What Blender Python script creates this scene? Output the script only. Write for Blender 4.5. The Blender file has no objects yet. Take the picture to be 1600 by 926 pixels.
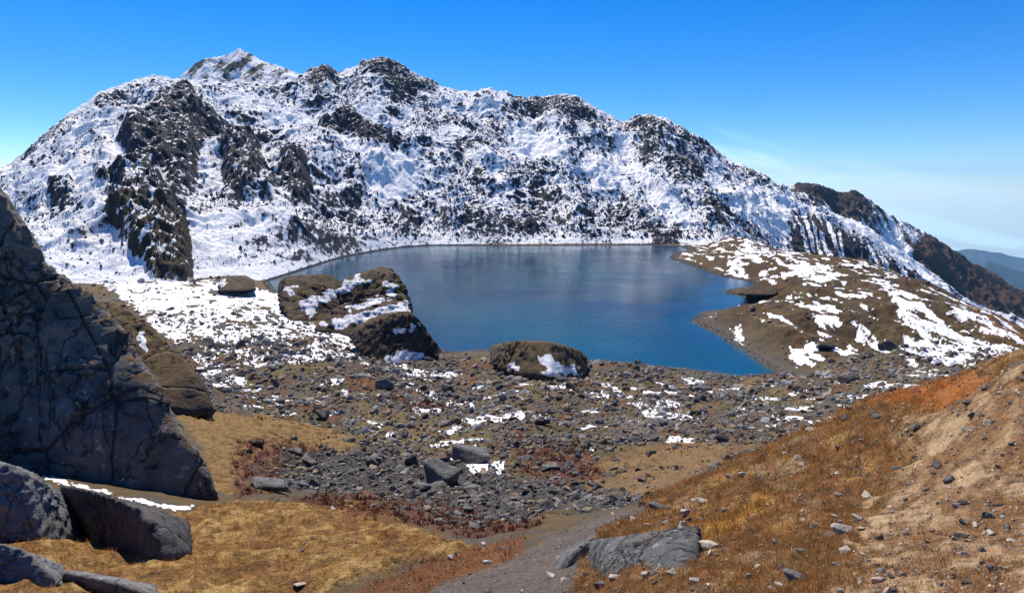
import bpy, bmesh, math
import numpy as np
rad = math.radians
rng = np.random.default_rng(7)

# ------------------------------------------------------------------ camera, sky, sun, exposure
H, F, PITCH = 60.0, 953.0, math.atan(163/953.0)
SP, CP = math.sin(PITCH), math.cos(PITCH)
sc = bpy.context.scene
col = sc.collection
cam_d = bpy.data.cameras.new('camera'); cam = bpy.data.objects.new('camera', cam_d); col.objects.link(cam)
cam.location = (0, 0, H); cam.rotation_euler = (math.pi/2-PITCH, 0, 0)
cam_d.sensor_width = 36; cam_d.lens = 36*F/1600; cam_d.clip_start = .1; cam_d.clip_end = 90000
sc.camera = cam
SUN_AZ, SUN_EL = -20.0, 50.0            # degrees from the view axis (left negative), above the horizon
sd_ = bpy.data.lights.new('sun', 'SUN'); sun = bpy.data.objects.new('sun', sd_); col.objects.link(sun)
sd_.energy = 5.0; sd_.angle = rad(.53); sd_.color = (1, .91, .78)
sun.rotation_euler = (math.pi/2-rad(SUN_EL), 0, math.pi-rad(SUN_AZ)); sun.location = (0, 0, 500)
w = bpy.data.worlds.new('World'); sc.world = w; w.use_nodes = True
nt = w.node_tree; nt.nodes.clear()
N, L = nt.nodes.new, nt.links.new
out = N('ShaderNodeOutputWorld'); bg = N('ShaderNodeBackground'); L(bg.outputs[0], out.inputs[0])
bg.inputs[1].default_value = .112
sky = N('ShaderNodeTexSky'); sky.sky_type = 'NISHITA'; sky.sun_disc = False
sky.sun_elevation = rad(SUN_EL); sky.sun_rotation = rad(SUN_AZ)
sky.altitude = 2500; sky.air_density = 1.0; sky.dust_density = .0; sky.ozone_density = 5.0
hs = N('ShaderNodeHueSaturation'); hs.inputs['Saturation'].default_value = 1.36; hs.inputs['Hue'].default_value = .508
L(sky.outputs[0], hs.inputs['Color'])
# thin cirrus low in the sky to the right
tc = N('ShaderNodeTexCoord'); sep = N('ShaderNodeSeparateXYZ'); L(tc.outputs['Generated'], sep.inputs[0])
def wm(op, a, b=None, c=None, clamp=False):
    n = N('ShaderNodeMath'); n.operation = op; n.use_clamp = clamp
    for i, v in enumerate((a, b, c)):
        if v is None: continue
        if isinstance(v, (int, float)): n.inputs[i].default_value = v
        else: L(v, n.inputs[i])
    return n.outputs[0]
az = wm('ARCTAN2', sep.outputs[0], sep.outputs[1])
el = wm('ARCSINE', sep.outputs[2])
tilt = wm('ADD', el, wm('MULTIPLY', az, .22))
cmb = N('ShaderNodeCombineXYZ'); L(wm('MULTIPLY', az, 2.2), cmb.inputs[0]); L(wm('MULTIPLY', tilt, 22.0), cmb.inputs[1])
cn = N('ShaderNodeTexNoise'); cn.inputs['Scale'].default_value = 1.5; cn.inputs['Detail'].default_value = 7; cn.inputs['Roughness'].default_value = .55
cn.inputs['Distortion'].default_value = .6
L(cmb.outputs[0], cn.inputs['Vector'])
def wmr(v, a, b, c=0., d=1., smooth=True):
    n = N('ShaderNodeMapRange'); n.interpolation_type = 'SMOOTHSTEP' if smooth else 'LINEAR'
    L(v, n.inputs[0]); n.inputs[1].default_value = a; n.inputs[2].default_value = b; n.inputs[3].default_value = c; n.inputs[4].default_value = d
    return n.outputs[0]
band = wm('MULTIPLY', wmr(tilt, .172, .135), wmr(tilt, -.02, .05))
side = wmr(az, .22, .36)
thin = wmr(cn.outputs['Fac'], .42, .66)
haze_band = wm('MULTIPLY', wmr(tilt, .155, .11), .55)
cloud = wm('MULTIPLY', wm('MULTIPLY', band, side), wm('ADD', wm('MULTIPLY', thin, .75), haze_band), clamp=True)
cloud = wm('MULTIPLY', cloud, .95)
mix = N('ShaderNodeMix'); mix.data_type = 'RGBA'
L(cloud, mix.inputs[0]); L(hs.outputs[0], mix.inputs[6]); mix.inputs[7].default_value = (6.6, 8.8, 10.4, 1)
L(mix.outputs[2], bg.inputs[0])
sc.view_settings.view_transform = 'Standard'; sc.view_settings.look = 'None'
sc.view_settings.gamma = 1; sc.view_settings.use_curve_mapping = False
sc.view_settings.exposure = 0.46

# ------------------------------------------------------------------ numeric helpers
def w_of(py): return (463-py)/F
def slope_of(py): return np.tan(np.arctan(w_of(np.asarray(py, float)))-PITCH)      # rise over forward distance
def s_of(px, py): return (np.asarray(px, float)-800)/F/(CP+w_of(np.asarray(py, float))*SP)
def y_for_z(py, z): return (z-H)/slope_of(py)
def P(px, py, Y): return np.array([s_of(px, py)*Y, Y, H+slope_of(py)*Y])
def project(x, y, z):
    zz = z-H; f = y*CP-zz*SP; f = np.maximum(f, .01)
    return 800+F*x/f, 463-F*(zz*CP+y*SP)/f
_p = np.random.default_rng(3).permutation(4096).astype(np.int32)
_ga = np.random.default_rng(4).random(4096)*2*np.pi
_g2 = np.stack([np.cos(_ga), np.sin(_ga)], 1).astype(np.float32)
_g3 = np.random.default_rng(5).normal(size=(4096, 3)); _g3 /= np.linalg.norm(_g3, axis=1)[:, None]; _g3 = _g3.astype(np.float32)
def perlin2(x, y, seed=0):
    x = np.asarray(x, np.float64)+seed*17.37; y = np.asarray(y, np.float64)+seed*9.11
    ix = np.floor(x).astype(np.int64); iy = np.floor(y).astype(np.int64)
    fx = (x-ix).astype(np.float32); fy = (y-iy).astype(np.float32)
    ux = fx*fx*fx*(fx*(fx*6-15)+10); uy = fy*fy*fy*(fy*(fy*6-15)+10)
    def g(a, b):
        h = _p[(_p[(ix+a) & 4095]+iy+b) & 4095]; gg = _g2[h]
        return gg[..., 0]*(fx-a)+gg[..., 1]*(fy-b)
    a = g(0, 0); b = g(1, 0); c = g(0, 1); d = g(1, 1)
    return 1.5*((a+(b-a)*ux)*(1-uy)+(c+(d-c)*ux)*uy)
def perlin3(p, seed=0):
    p = np.asarray(p, np.float64)+seed*13.7
    i = np.floor(p).astype(np.int64); f = (p-i).astype(np.float32); u = f*f*f*(f*(f*6-15)+10)
    r = 0
    for a in (0, 1):
        for b in (0, 1):
            for c in (0, 1):
                h = _p[(_p[(_p[(i[..., 0]+a) & 4095]+i[..., 1]+b) & 4095]+i[..., 2]+c) & 4095]; g = _g3[h]
                d = g[..., 0]*(f[..., 0]-a)+g[..., 1]*(f[..., 1]-b)+g[..., 2]*(f[..., 2]-c)
                wt = (u[..., 0] if a else 1-u[..., 0])*(u[..., 1] if b else 1-u[..., 1])*(u[..., 2] if c else 1-u[..., 2])
                r = r+d*wt
    return 1.5*r
def fbm2(x, y, oct=5, seed=0, gain=.5, lac=2.03, ridge=False):
    r = 0; a = 1; t = 0
    for k in range(oct):
        n = perlin2(x*lac**k, y*lac**k, seed+k*3)
        if ridge: n = 1-2*np.abs(n)
        r = r+a*n; t += a; a *= gain
    return r/t
def fbm3(p, oct=4, seed=0, gain=.5, ridge=False):
    r = 0; a = 1; t = 0
    for k in range(oct):
        n = perlin3(p*2.03**k, seed+k*3)
        if ridge: n = 1-2*np.abs(n)
        r = r+a*n; t += a; a *= gain
    return r/t
def sstep(v, a, b):
    t = np.clip((v-a)/(b-a), 0, 1); return t*t*(3-2*t)
def sdpoly(x, y, poly, pad=1e9):
    """signed distance, negative inside"""
    poly = np.array(poly, float); out_ = np.full(x.shape, 1e6)
    m = (x > poly[:, 0].min()-pad) & (x < poly[:, 0].max()+pad) & (y > poly[:, 1].min()-pad) & (y < poly[:, 1].max()+pad)
    X, Y = x[m], y[m]; d = np.full(X.shape, 1e12); ins = np.zeros(X.shape, bool)
    for k in range(len(poly)):
        ax, ay = poly[k]; bx, by = poly[(k+1) % len(poly)]
        ex, ey = bx-ax, by-ay; t = np.clip(((X-ax)*ex+(Y-ay)*ey)/(ex*ex+ey*ey+1e-9), 0, 1)
        d = np.minimum(d, (X-ax-ex*t)**2+(Y-ay-ey*t)**2)
        c = (ay > Y) != (by > Y)
        if ey != 0: ins ^= c & (X < (bx-ax)*(Y-ay)/ey+ax)
    out_[m] = np.sqrt(d)*np.where(ins, -1, 1)
    return out_

# ------------------------------------------------------------------ mesh / material helpers
def mesh_obj(name, verts, faces, mat, parent=None, attrs=None, smooth=True):
    me = bpy.data.meshes.new(name); verts = np.asarray(verts, np.float32); faces = np.asarray(faces, np.int32)
    n, k = faces.shape
    me.vertices.add(len(verts)); me.vertices.foreach_set('co', verts.ravel())
    me.loops.add(n*k); me.loops.foreach_set('vertex_index', faces.ravel())
    me.polygons.add(n); me.polygons.foreach_set('loop_start', np.arange(0, n*k, k, dtype=np.int32))
    me.polygons.foreach_set('loop_total', np.full(n, k, np.int32))
    me.polygons.foreach_set('use_smooth', np.full(n, smooth, bool))
    me.update(calc_edges=True)
    for an, av in (attrs or {}).items():
        av = np.asarray(av, np.float32)
        if av.ndim == 1:
            at = me.attributes.new(an, 'FLOAT', 'POINT'); at.data.foreach_set('value', av)
        else:
            at = me.attributes.new(an, 'FLOAT_COLOR', 'POINT')
            at.data.foreach_set('color', np.concatenate([av, np.ones((len(av), 1), np.float32)], 1).ravel())
    me.materials.append(mat)
    o = bpy.data.objects.new(name, me); col.objects.link(o)
    if parent: o.parent = parent
    return o
def grid_faces(nr, nc):
    i = np.arange((nr-1)*(nc-1)); r = i//(nc-1); c = i % (nc-1); a = r*nc+c
    return np.stack([a, a+1, a+nc+1, a+nc], 1)
def tag(o, label=None, cat=None, group=None, kind=None):
    for k, v in (('label', label), ('category', cat), ('group', group), ('kind', kind)):
        if v: o[k] = v
    return o
class Mat:
    def __init__(s, name, rough=.9, spec=.25):
        s.m = bpy.data.materials.new(name); s.m.use_nodes = True; s.t = s.m.node_tree; s.b = s.t.nodes['Principled BSDF']
        s.b.inputs['Roughness'].default_value = rough; s.b.inputs['Specular IOR Level'].default_value = spec
    def n(s, typ, **kw):
        n = s.t.nodes.new(typ)
        for k, v in kw.items(): setattr(n, k, v)
        return n
    def set(s, sock, v):
        if isinstance(v, (int, float, tuple)): sock.default_value = v if not isinstance(v, tuple) or len(v) == 4 or sock.type == 'VECTOR' else (*v, 1)
        else: s.t.links.new(v, sock)
    def noise(s, scale, detail=4, rough=.6, vec=None, stretch=None, dist=0):
        n = s.n('ShaderNodeTexNoise'); n.inputs['Scale'].default_value = scale; n.inputs['Detail'].default_value = detail; n.inputs['Roughness'].default_value = rough
        n.inputs['Distortion'].default_value = dist
        if vec is None: vec = s.n('ShaderNodeNewGeometry').outputs['Position']
        if stretch:
            mp = s.n('ShaderNodeMapping'); mp.inputs['Scale'].default_value = stretch; s.set(mp.inputs['Vector'], vec); vec = mp.outputs[0]
        s.set(n.inputs['Vector'], vec); return n.outputs['Fac']
    def objpos(s): return s.n('ShaderNodeTexCoord').outputs['Object']
    def mth(s, op, a, b=0., clamp=False):
        n = s.n('ShaderNodeMath', operation=op, use_clamp=clamp); s.set(n.inputs[0], a); s.set(n.inputs[1], b); return n.outputs[0]
    def mr(s, v, a, b, c=0., d=1.):
        n = s.n('ShaderNodeMapRange'); s.set(n.inputs[0], v); s.set(n.inputs[1], a); s.set(n.inputs[2], b); s.set(n.inputs[3], c); s.set(n.inputs[4], d); return n.outputs[0]
    def mix(s, f, a, b, mode='MIX'):
        n = s.n('ShaderNodeMix', data_type='RGBA', blend_type=mode); s.set(n.inputs[0], f); s.set(n.inputs[6], a); s.set(n.inputs[7], b); return n.outputs[2]
    def attr(s, name, fac=False):
        n = s.n('ShaderNodeAttribute', attribute_name=name); return n.outputs['Fac' if fac else 'Color']
    def nz(s):
        g = s.n('ShaderNodeNewGeometry'); x = s.n('ShaderNodeSeparateXYZ'); s.set(x.inputs[0], g.outputs['Normal']); return x.outputs[2]
    def bump(s, h, strength, dist):
        b = s.n('ShaderNodeBump'); b.inputs['Strength'].default_value = strength; b.inputs['Distance'].default_value = dist
        s.set(b.inputs['Height'], h); s.set(s.b.inputs['Normal'], b.outputs[0])
    def grey(s, v):
        c = s.n('ShaderNodeCombineColor'); [s.set(c.inputs[i], v) for i in range(3)]; return c.outputs[0]

SNOW = (.86, .88, .93)
# mountain rock and snow: 'snow' attribute decides, broken up by fine noise
def mountain_mat(name, rock1, rock2, grass=None, fine=.09):
    m = Mat(name)
    n1 = m.noise(.12, 6, .7); n2 = m.noise(fine*4, 5, .7); n3 = m.noise(.02, 4)
    c = m.mix(n1, rock1, rock2)
    if grass: c = m.mix(m.mr(m.attr('grass', True), .3, .7), c, m.mix(n2, grass, tuple(x*.5 for x in grass)))
    c = m.mix(m.mr(n2, .35, .65), m.mix(1., c, (.55, .55, .6), 'MULTIPLY'), c)
    sn = m.mth('ADD', m.attr('snow', True), m.mth('MULTIPLY', m.mth('SUBTRACT', n2, .5), 1.1))
    f = m.mr(sn, .44, .56)
    c = m.mix(f, c, m.mix(n3, SNOW, (.9, .89, .88)))
    m.set(m.b.inputs['Base Color'], c)
    m.bump(m.mth('ADD', n2, m.mth('MULTIPLY', n1, 1.2)), .7, 2.2)
    return m.m
M_mtn = mountain_mat('mountain_rock_snow', (.015, .017, .031), (.050, .048, .062), (.085, .06, .035))
M_ridge = mountain_mat('brown_ridge', (.035, .027, .028), (.075, .05, .04), (.10, .052, .035), fine=.05)

def ground_mat():
    m = Mat('ground', rough=.95)
    c = m.attr('col')
    a = m.noise(11, 6, .75); b = m.noise(1.6, 6, .7); d = m.noise(45, 4, .7)
    v = m.mth('ADD', m.mr(a, .25, .75, .45, 1.5), m.mr(b, .25, .75, -.25, .25))
    v = m.mth('MULTIPLY', v, m.mr(d, .3, .7, .75, 1.25))
    sn = m.mth('ADD', m.attr('snow', True), m.mth('MULTIPLY', m.mth('SUBTRACT', m.noise(1.3, 7, .75), .5), .75))
    f = m.mr(sn, .43, .57)
    c = m.mix(1., c, m.grey(v), 'MULTIPLY')
    c = m.mix(f, c, SNOW)
    m.set(m.b.inputs['Base Color'], c)
    h = m.mth('ADD', m.mth('MULTIPLY', a, .06), m.mth('ADD', m.mth('MULTIPLY', b, .3), m.mth('MULTIPLY', d, .012)))
    m.bump(h, .9, 1.0)
    return m.m
M_ground = ground_mat()

def rock_mat(name, c1, c2, moss=None, scale=1., moss_lo=.72, moss_hi=.9, lichen=.12, bump=.5):
    m = Mat(name, rough=.85, spec=.3); g = m.n('ShaderNodeNewGeometry').outputs['Position']
    a = m.noise(.9/scale, 8, .68); b = m.noise(6/scale, 6, .7); cr = m.noise(.5/scale, 6, .6, stretch=(1, 1, .35), dist=1.5)
    c = m.mix(m.mr(a, .3, .7), c1, c2)
    c = m.mix(m.mr(b, .3, .7, .0, .6), c, m.mix(1., c, (.42, .42, .44), 'MULTIPLY'))
    li = m.mr(m.noise(2.6/scale, 5, .75), .6, .68)
    c = m.mix(m.mth('MULTIPLY', li, lichen*3), c, tuple(min(1, x*2.1+.04) for x in c2))
    vv = m.n('ShaderNodeTexVoronoi', feature='DISTANCE_TO_EDGE'); vv.inputs['Scale'].default_value = .42/scale
    mpp = m.n('ShaderNodeMapping'); mpp.inputs['Scale'].default_value = (1, 1, .6); mpp.inputs['Rotation'].default_value = (.3, .5, .2)
    wv = m.n('ShaderNodeVectorMath', operation='ADD'); ns = m.n('ShaderNodeTexNoise'); ns.inputs['Scale'].default_value = .9/scale; ns.inputs['Detail'].default_value = 5
    sv = m.n('ShaderNodeVectorMath', operation='SCALE'); sv.inputs['Scale'].default_value = 1.6*scale; m.set(sv.inputs[0], ns.outputs['Color']); m.set(wv.inputs[0], g); m.set(wv.inputs[1], sv.outputs[0])
    m.set(mpp.inputs['Vector'], wv.outputs[0]); m.set(vv.inputs['Vector'], mpp.outputs[0])
    joint = m.mr(vv.outputs['Distance'], .0, .022, 1., 0.)
    st_ = m.noise(.22/scale, 5, .65, stretch=(1, 1, .4)); c = m.mix(m.mr(st_, .5, .72, 0., .55), c, tuple(x*y for x, y in zip(c2, (.62, .46, .33))))
    c = m.mix(m.mth('MULTIPLY', joint, .5), c, tuple(x*.3 for x in c1))
    crack = m.mr(m.mth('ABSOLUTE', m.mth('SUBTRACT', cr, .5)), .0, .018, 1., 0.)
    c = m.mix(m.mth('MULTIPLY', crack, .55), c, tuple(x*.3 for x in c1))
    if moss:
        k = m.mth('ADD', m.nz(), m.mth('MULTIPLY', m.mth('SUBTRACT', a, .5), .9))
        c = m.mix(m.mr(k, moss_lo, moss_hi), c, m.mix(b, moss, tuple(x*.45 for x in moss)))
    sn = m.attr('snow', True)
    s2 = m.mth('ADD', sn, m.mth('MULTIPLY', m.mth('SUBTRACT', b, .5), .35))
    c = m.mix(m.mr(s2, .47, .53), c, SNOW)
    m.set(m.b.inputs['Base Color'], c)
    m.bump(m.mth('ADD', m.mth('MULTIPLY', a, .7), m.mth('ADD', m.mth('MULTIPLY', b, .22), m.mth('ADD', m.mth('MULTIPLY', crack, -.35), m.mth('MULTIPLY', joint, -.5)))), bump, .5*scale)
    return m.m
M_cliff = rock_mat('dark_cliff_rock', (.085, .076, .070), (.33, .295, .265), (.17, .09, .032), 1.6, .76, .92, .3, 1.)
M_knoll = rock_mat('brown_topped_rock', (.022, .02, .024), (.07, .06, .058), (.105, .065, .028), 4., .5, .75, .06, 1.)
M_outcrop = rock_mat('rock_with_grass_cap', (.045, .041, .04), (.13, .115, .105), (.15, .09, .035), 3., .6, .8, .08, .8)
M_bgrey = rock_mat('grey_boulder', (.08, .08, .082), (.22, .215, .21), (.12, .085, .05), 1., 1.1, 1.3, .15)
M_bdark = rock_mat('dark_boulder', (.045, .043, .045), (.125, .115, .112), (.10, .07, .04), 1., .95, 1.15, .1)
M_bpale = rock_mat('pale_stone', (.36, .32, .26), (.60, .55, .47), None, .12, 1, 1, .1, .35)
M_fslab = rock_mat('dark_lichen_slab', (.06, .065, .07), (.19, .195, .205), (.13, .09, .05), .35, .95, 1.2, .5, .9)
M_mound = rock_mat('grassy_mound', (.045, .04, .036), (.12, .10, .085), (.13, .085, .035), 3., .25, .5, .06, .8)
M_slab = rock_mat('lichen_slab', (.11, .112, .118), (.26, .262, .27), (.13, .09, .05), .5, 1.0, 1.25, .25, .6)
def simple_rock(name, lo=.45, hi=1.5, sc_=3., rough=.9):
    m = Mat(name, rough=rough); c = m.attr('col'); a = m.noise(sc_, 4, .7)
    c = m.mix(1., c, m.grey(m.mr(a, .3, .7, lo, hi)), 'MULTIPLY')
    m.set(m.b.inputs['Base Color'], c); m.bump(a, .5, .2); return m.m
M_stones = simple_rock('loose_stones')
M_farstones = simple_rock('slope_rocks', .6, 1.3, .5)
def plant_mat():
    m = Mat('dry_grass_blades', rough=.8, spec=.2); c = m.attr('col'); m.set(m.b.inputs['Base Color'], c)
    tr = m.n('ShaderNodeBsdfTranslucent'); m.set(tr.inputs['Color'], c); mx = m.n('ShaderNodeMixShader'); mx.inputs[0].default_value = .45
    m.t.links.new(m.b.outputs[0], mx.inputs[1]); m.t.links.new(tr.outputs[0], mx.inputs[2]); m.t.links.new(mx.outputs[0], m.t.nodes['Material Output'].inputs[0])
    return m.m
M_grass = plant_mat()

# ------------------------------------------------------------------ the ground sheet
lake_scr = [(470, 470), (600, 520), (700, 552), (760, 547), (800, 552), (920, 564), (1000, 570), (1100, 580), (1160, 590), (1218, 595), (1224, 588), (1190, 566), (1160, 545), (1120, 520), (1084, 503),
            (1100, 488), (1150, 483), (1185, 474), (1160, 462), (1133, 456), (1150, 451), (1205, 447), (1170, 438), (1125, 430), (1090, 417), (1050, 404), (1055, 396), (1085, 391), (1065, 384.5), (1000, 382.5), (900, 383), (800, 384),
            (700, 383), (640, 384), (600, 388), (540, 396), (500, 407), (450, 425), (415, 439), (425, 455)]
lake_w = [(float(s_of(a, b)*y_for_z(b, 0)), float(y_for_z(b, 0))) for a, b in lake_scr]
pts = []   # (s, lnY, t)
def cp(px, py, Y): pts.append((float(s_of(px, py)), math.log(Y), float(slope_of(py))))
def cz(px, py, z): cp(px, py, float(y_for_z(py, z)))
def cs(s, Y, z): pts.append((s, math.log(Y), (z-H)/Y))
for a in [(-400, 926, 8), (0, 926, 9), (300, 926, 9.5), (600, 926, 9), (800, 926, 8.2), (900, 926, 7), (-300, 850, 14), (0, 850, 14), (300, 850, 15), (600, 850, 14), (800, 850, 12), (900, 850, 10.5),
          (0, 800, 19), (200, 800, 21), (420, 790, 24), (560, 800, 22), (720, 835, 16.5), (850, 812, 15), (950, 800, 14),
          (600, 790, 34), (750, 818, 27), (880, 795, 27), (480, 750, 42), (600, 740, 48), (750, 740, 48), (900, 735, 46), (1020, 735, 46),
          (350, 700, 42), (420, 690, 55), (350, 652, 62), (450, 655, 88), (600, 650, 100), (750, 650, 100), (900, 650, 98), (1050, 650, 95), (1180, 655, 92),
          (0, 720, 28), (200, 765, 25), (350, 785, 25), (150, 620, 60), (0, 600, 60), (0, 520, 140), (-400, 700, 30), (-400, 600, 100),
          (380, 600, 140), (550, 600, 145), (800, 600, 147), (1000, 605, 148), (1200, 612, 140), (1350, 590, 150), (1450, 585, 150),
          (1300, 625, 110), (1400, 615, 105), (1500, 600, 110), (1600, 590, 110),
          (1000, 926, 5.5), (1200, 926, 4), (1400, 926, 3.2), (1600, 926, 2.9), (1900, 926, 2.6), (1000, 850, 8.2), (1200, 850, 6), (1400, 850, 5), (1600, 850, 4.4), (1900, 850, 4),
          (1050, 800, 11), (1200, 780, 9.3), (1400, 760, 7.5), (1600, 760, 6), (1900, 760, 5.5), (1050, 768, 14), (1130, 735, 14), (1200, 705, 14), (1300, 655, 14), (1400, 628, 13), (1500, 600, 12), (1550, 582, 11), (1600, 565, 10), (1900, 490, 9),
          (1300, 705, 11), (1450, 680, 9.5), (1600, 650, 7.5), (1050, 800, 20), (1130, 765, 21), (1200, 745, 21), (1300, 700, 21), (1400, 672, 21), (1500, 655, 21), (1600, 640, 20), (1900, 600, 20),
          (1150, 715, 50), (1250, 692, 55), (1350, 668, 60), (1450, 650, 60), (1550, 640, 60), (1900, 600, 60)]: cp(*a)
for a in [(250, 560, 8), (400, 550, 7), (550, 560, 5), (400, 480, 7), (400, 452, 6), (250, 450, 8), (100, 450, 10), (-200, 450, 14), (320, 500, 9), (700, 562, 2), (760, 556, 1), (950, 577, 1.2), (1100, 592, 1.2), (650, 585, 4), (850, 580, 2),
          (1300, 562, 4), (1400, 565, 5), (1500, 560, 5), (1600, 560, 5), (1900, 560, 5),
          (1150, 505, 5), (1230, 500, 9), (1200, 530, 5), (1300, 455, 11), (1210, 425, 8), (1350, 500, 9), (1450, 500, 9), (1550, 530, 6), (1100, 402, 4), (1142, 372, 11), (1180, 378, 11), (1250, 395, 10), (1400, 428, 8), (1480, 462, 8), (1560, 502, 5), (1610, 530, 2)]: cz(*a)
for px, py, z in [(1400, 428, 8), (1480, 462, 8), (1560, 502, 5), (1610, 530, 2)]:
    Y = float(y_for_z(py, z)); s = float(s_of(px, py)); cs(s, Y*1.25, z-18); cs(s, Y*1.8, z-90)
for px, py, z in [(1142, 372, 11), (1250, 395, 10), (1100, 402, 4)]:
    Y = float(y_for_z(py, z)); s = float(s_of(px, py)); cs(s, Y*1.2, -2 if px < 1200 else -12)
for s, Y, z in [(-.2, 450, 0), (.1, 450, 0), (0, 300, -1), (.1, 600, 0), (-.1, 700, 0), (.2, 700, 0), (-.5, 600, 0), (-.9, 500, 10), (-1.4, 300, 15), (.3, 800, -5), (-.8, 900, 0), (.8, 900, -150), (.8, 400, -60), (1.3, 200, -10), (1.3, 400, -80),
                (-.9, 3, 54.5), (-.4, 3, 55), (0, 3, 55.8), (.4, 2.2, 57.6), (.8, 1.6, 58.3), (1.3, 1.6, 58.3), (-1.4, 3, 54), (0, 1.2, 57.6), (-.8, 1.2, 57)]: cs(s, Y, z)
pts = np.array(pts)
KX = 2.2
def _tps(d2): return np.where(d2 > 0, .5*d2*np.log(np.maximum(d2, 1e-12)), 0)
_X = np.stack([pts[:, 0]*KX, pts[:, 1]], 1); _n = len(_X)
_K = _tps(((_X[:, None]-_X[None])**2).sum(-1))+np.eye(_n)*2e-4
_Pm = np.concatenate([np.ones((_n, 1)), _X], 1)
_A = np.block([[_K, _Pm], [_Pm.T, np.zeros((3, 3))]])
_W = np.linalg.solve(_A, np.concatenate([pts[:, 2], np.zeros(3)]))
NC, NR = 1250, 1600
sc0, sc1, y0, y1 = -1.45, 1.45, 1.2, 950.0
_u = np.linspace(-1, 1, NC); s_ax = np.sign(_u)*(np.abs(_u)*.80+.65*np.abs(_u)**6)     # dense in view, sparse outside
ly_ax = np.linspace(math.log(y0), math.log(y1), NR)
cs_ax = np.linspace(-1.45, 1.45, 160); cl_ax = np.linspace(math.log(y0), math.log(y1), 170)
CS, CL = np.meshgrid(cs_ax, cl_ax)
Q = np.stack([CS.ravel()*KX, CL.ravel()], 1)
T = (_tps(((Q[:, None]-_X[None])**2).sum(-1))@_W[:_n]+_W[_n]+Q@_W[_n+1:]).reshape(CS.shape)
def bil(A, xa, ya, xs, ys):
    fx = np.clip((xs-xa[0])/(xa[-1]-xa[0])*(len(xa)-1), 0, len(xa)-1.001); fy = np.clip((ys-ya[0])/(ya[-1]-ya[0])*(len(ya)-1), 0, len(ya)-1.001)
    i = fx.astype(int); j = fy.astype(int); u = fx-i; v = fy-j
    return (A[j, i]*(1-u)+A[j, i+1]*u)*(1-v)+(A[j+1, i]*(1-u)+A[j+1, i+1]*u)*v
S, LY = np.meshgrid(s_ax, ly_ax); GY = np.exp(LY); GX = S*GY
GZ = H+bil(T, cs_ax, cl_ax, S, LY)*GY
PXb, PYb = project(GX, GY, GZ)             # where each piece of ground stands in the valley, used to lay out what grows there
lsd = sdpoly(GX, GY, lake_w, 60)
# ---- what covers the ground
def reg(poly, ya, yb, soft=10, nz=None, amp=14):
    d = sdpoly(PXb, PYb, poly, soft+amp*2+5)
    if nz is not None: d = d+nz*amp
    return sstep(-d, -soft/2, soft/2)*((GY > ya) & (GY < yb))
lnx = S*25; lny = LY*25                    # log-space noise: same grain near and far
nA = fbm2(lnx*.35, lny*.3, 5, 11); nB = fbm2(lnx*1.4, lny*1.0, 4, 23); nC = fbm2(lnx*4.5, lny*2.4, 3, 37, gain=.6); nD = fbm2(GX/9, GY/9, 6, 41)
C = np.zeros(GX.shape+(3,), np.float32)
def lay(mask, colr):
    global C
    C = C*(1-mask[..., None])+np.array(colr, np.float32)*mask[..., None]
BROWN, GOLD, RUST, GREY = (.11, .075, .035), (.27, .15, .045), (.20, .08, .02), (.085, .085, .09)
RED, SAND, PATHC, OLIVE, DARK = (.07, .02, .014), (.40, .27, .145), (.115, .092, .08), (.10, .078, .032), (.03, .026, .024)
lay(np.ones(GX.shape), BROWN)
lay(sstep(nA+nB*.4, -.1, .25), (.085, .075, .06))
far = [(-500, 430), (1700, 430), (1700, 640), (-500, 700)]
moraine = [(180, 560), (430, 520), (640, 560), (1000, 566), (1230, 590), (1400, 545), (1700, 555), (1700, 640), (1300, 665), (1050, 775), (950, 815), (800, 845), (560, 775), (420, 745), (400, 660), (250, 620)]
mor = reg(moraine, 16, 260, 14, nB)
lay(mor, (.10, .078, .056))
lay(mor*sstep(nA-nB*.7, .0, .22), OLIVE)
lay(mor*sstep(fbm2(lnx*.6, lny*.5, 4, 77)+nC*.3, .08, .22), (.13, .062, .026)); lay(mor*sstep(fbm2(lnx*.5, lny*.4, 4, 78)+nC*.3, .15, .3), (.15, .105, .045))
hillp = [(1040, 412), (1065, 380), (1140, 360), (1300, 380), (1700, 500), (1700, 562), (1500, 562), (1330, 555), (1260, 570), (1200, 545), (1080, 512), (1080, 490), (1140, 470), (1110, 430)]
hill = reg(hillp, 185, 900, 10, nB, 6)
lay(hill, (.072, .041, .016)); lay(hill*sstep(nA+nB*.5, -.05, .2), (.092, .064, .024)); lay(hill*sstep(nB+nC*.5, .2, .35)*.6, (.05, .036, .02))
hmo = fbm2(GX/5, GY/9, 5, 221, gain=.65)
lay(hill*sstep(hmo, .05, .25)*.75, (.045, .032, .018)); lay(hill*sstep(-hmo, .15, .35)*.6, (.12, .075, .028)); lay(hill*sstep(nC, .2, .45)*.5, (.05, .045, .038))
trail = np.full(GX.shape, 99.)
for (ax_, ay_), (bx_, by_) in zip([(1188, 462), (1172, 474), (1178, 490), (1205, 505), (1250, 516)], [(1172, 474), (1178, 490), (1205, 505), (1250, 516), (1300, 524)]):
    trail = np.minimum(trail, np.abs(sdpoly(PXb, PYb, [(ax_, ay_), (bx_, by_), (ax_, ay_+.1)], 12)))
lay(((GY > 185)*(GY < 500))*sstep(trail, 2.2, 1.0)*.7, (.17, .12, .07))
lay(reg([(1500, 470), (1700, 540), (1700, 570), (1540, 520)], 120, 400, 20, nB), (.17, .085, .03))
gold1 = reg([(270, 640), (440, 655), (560, 690), (520, 720), (400, 715), (370, 760), (380, 800), (330, 790), (320, 700)], 28, 110, 14, nB)
lay(gold1, (.24, .145, .055)); lay(gold1*sstep(nC, 0, .3)*.5, (.14, .08, .035))
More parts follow.
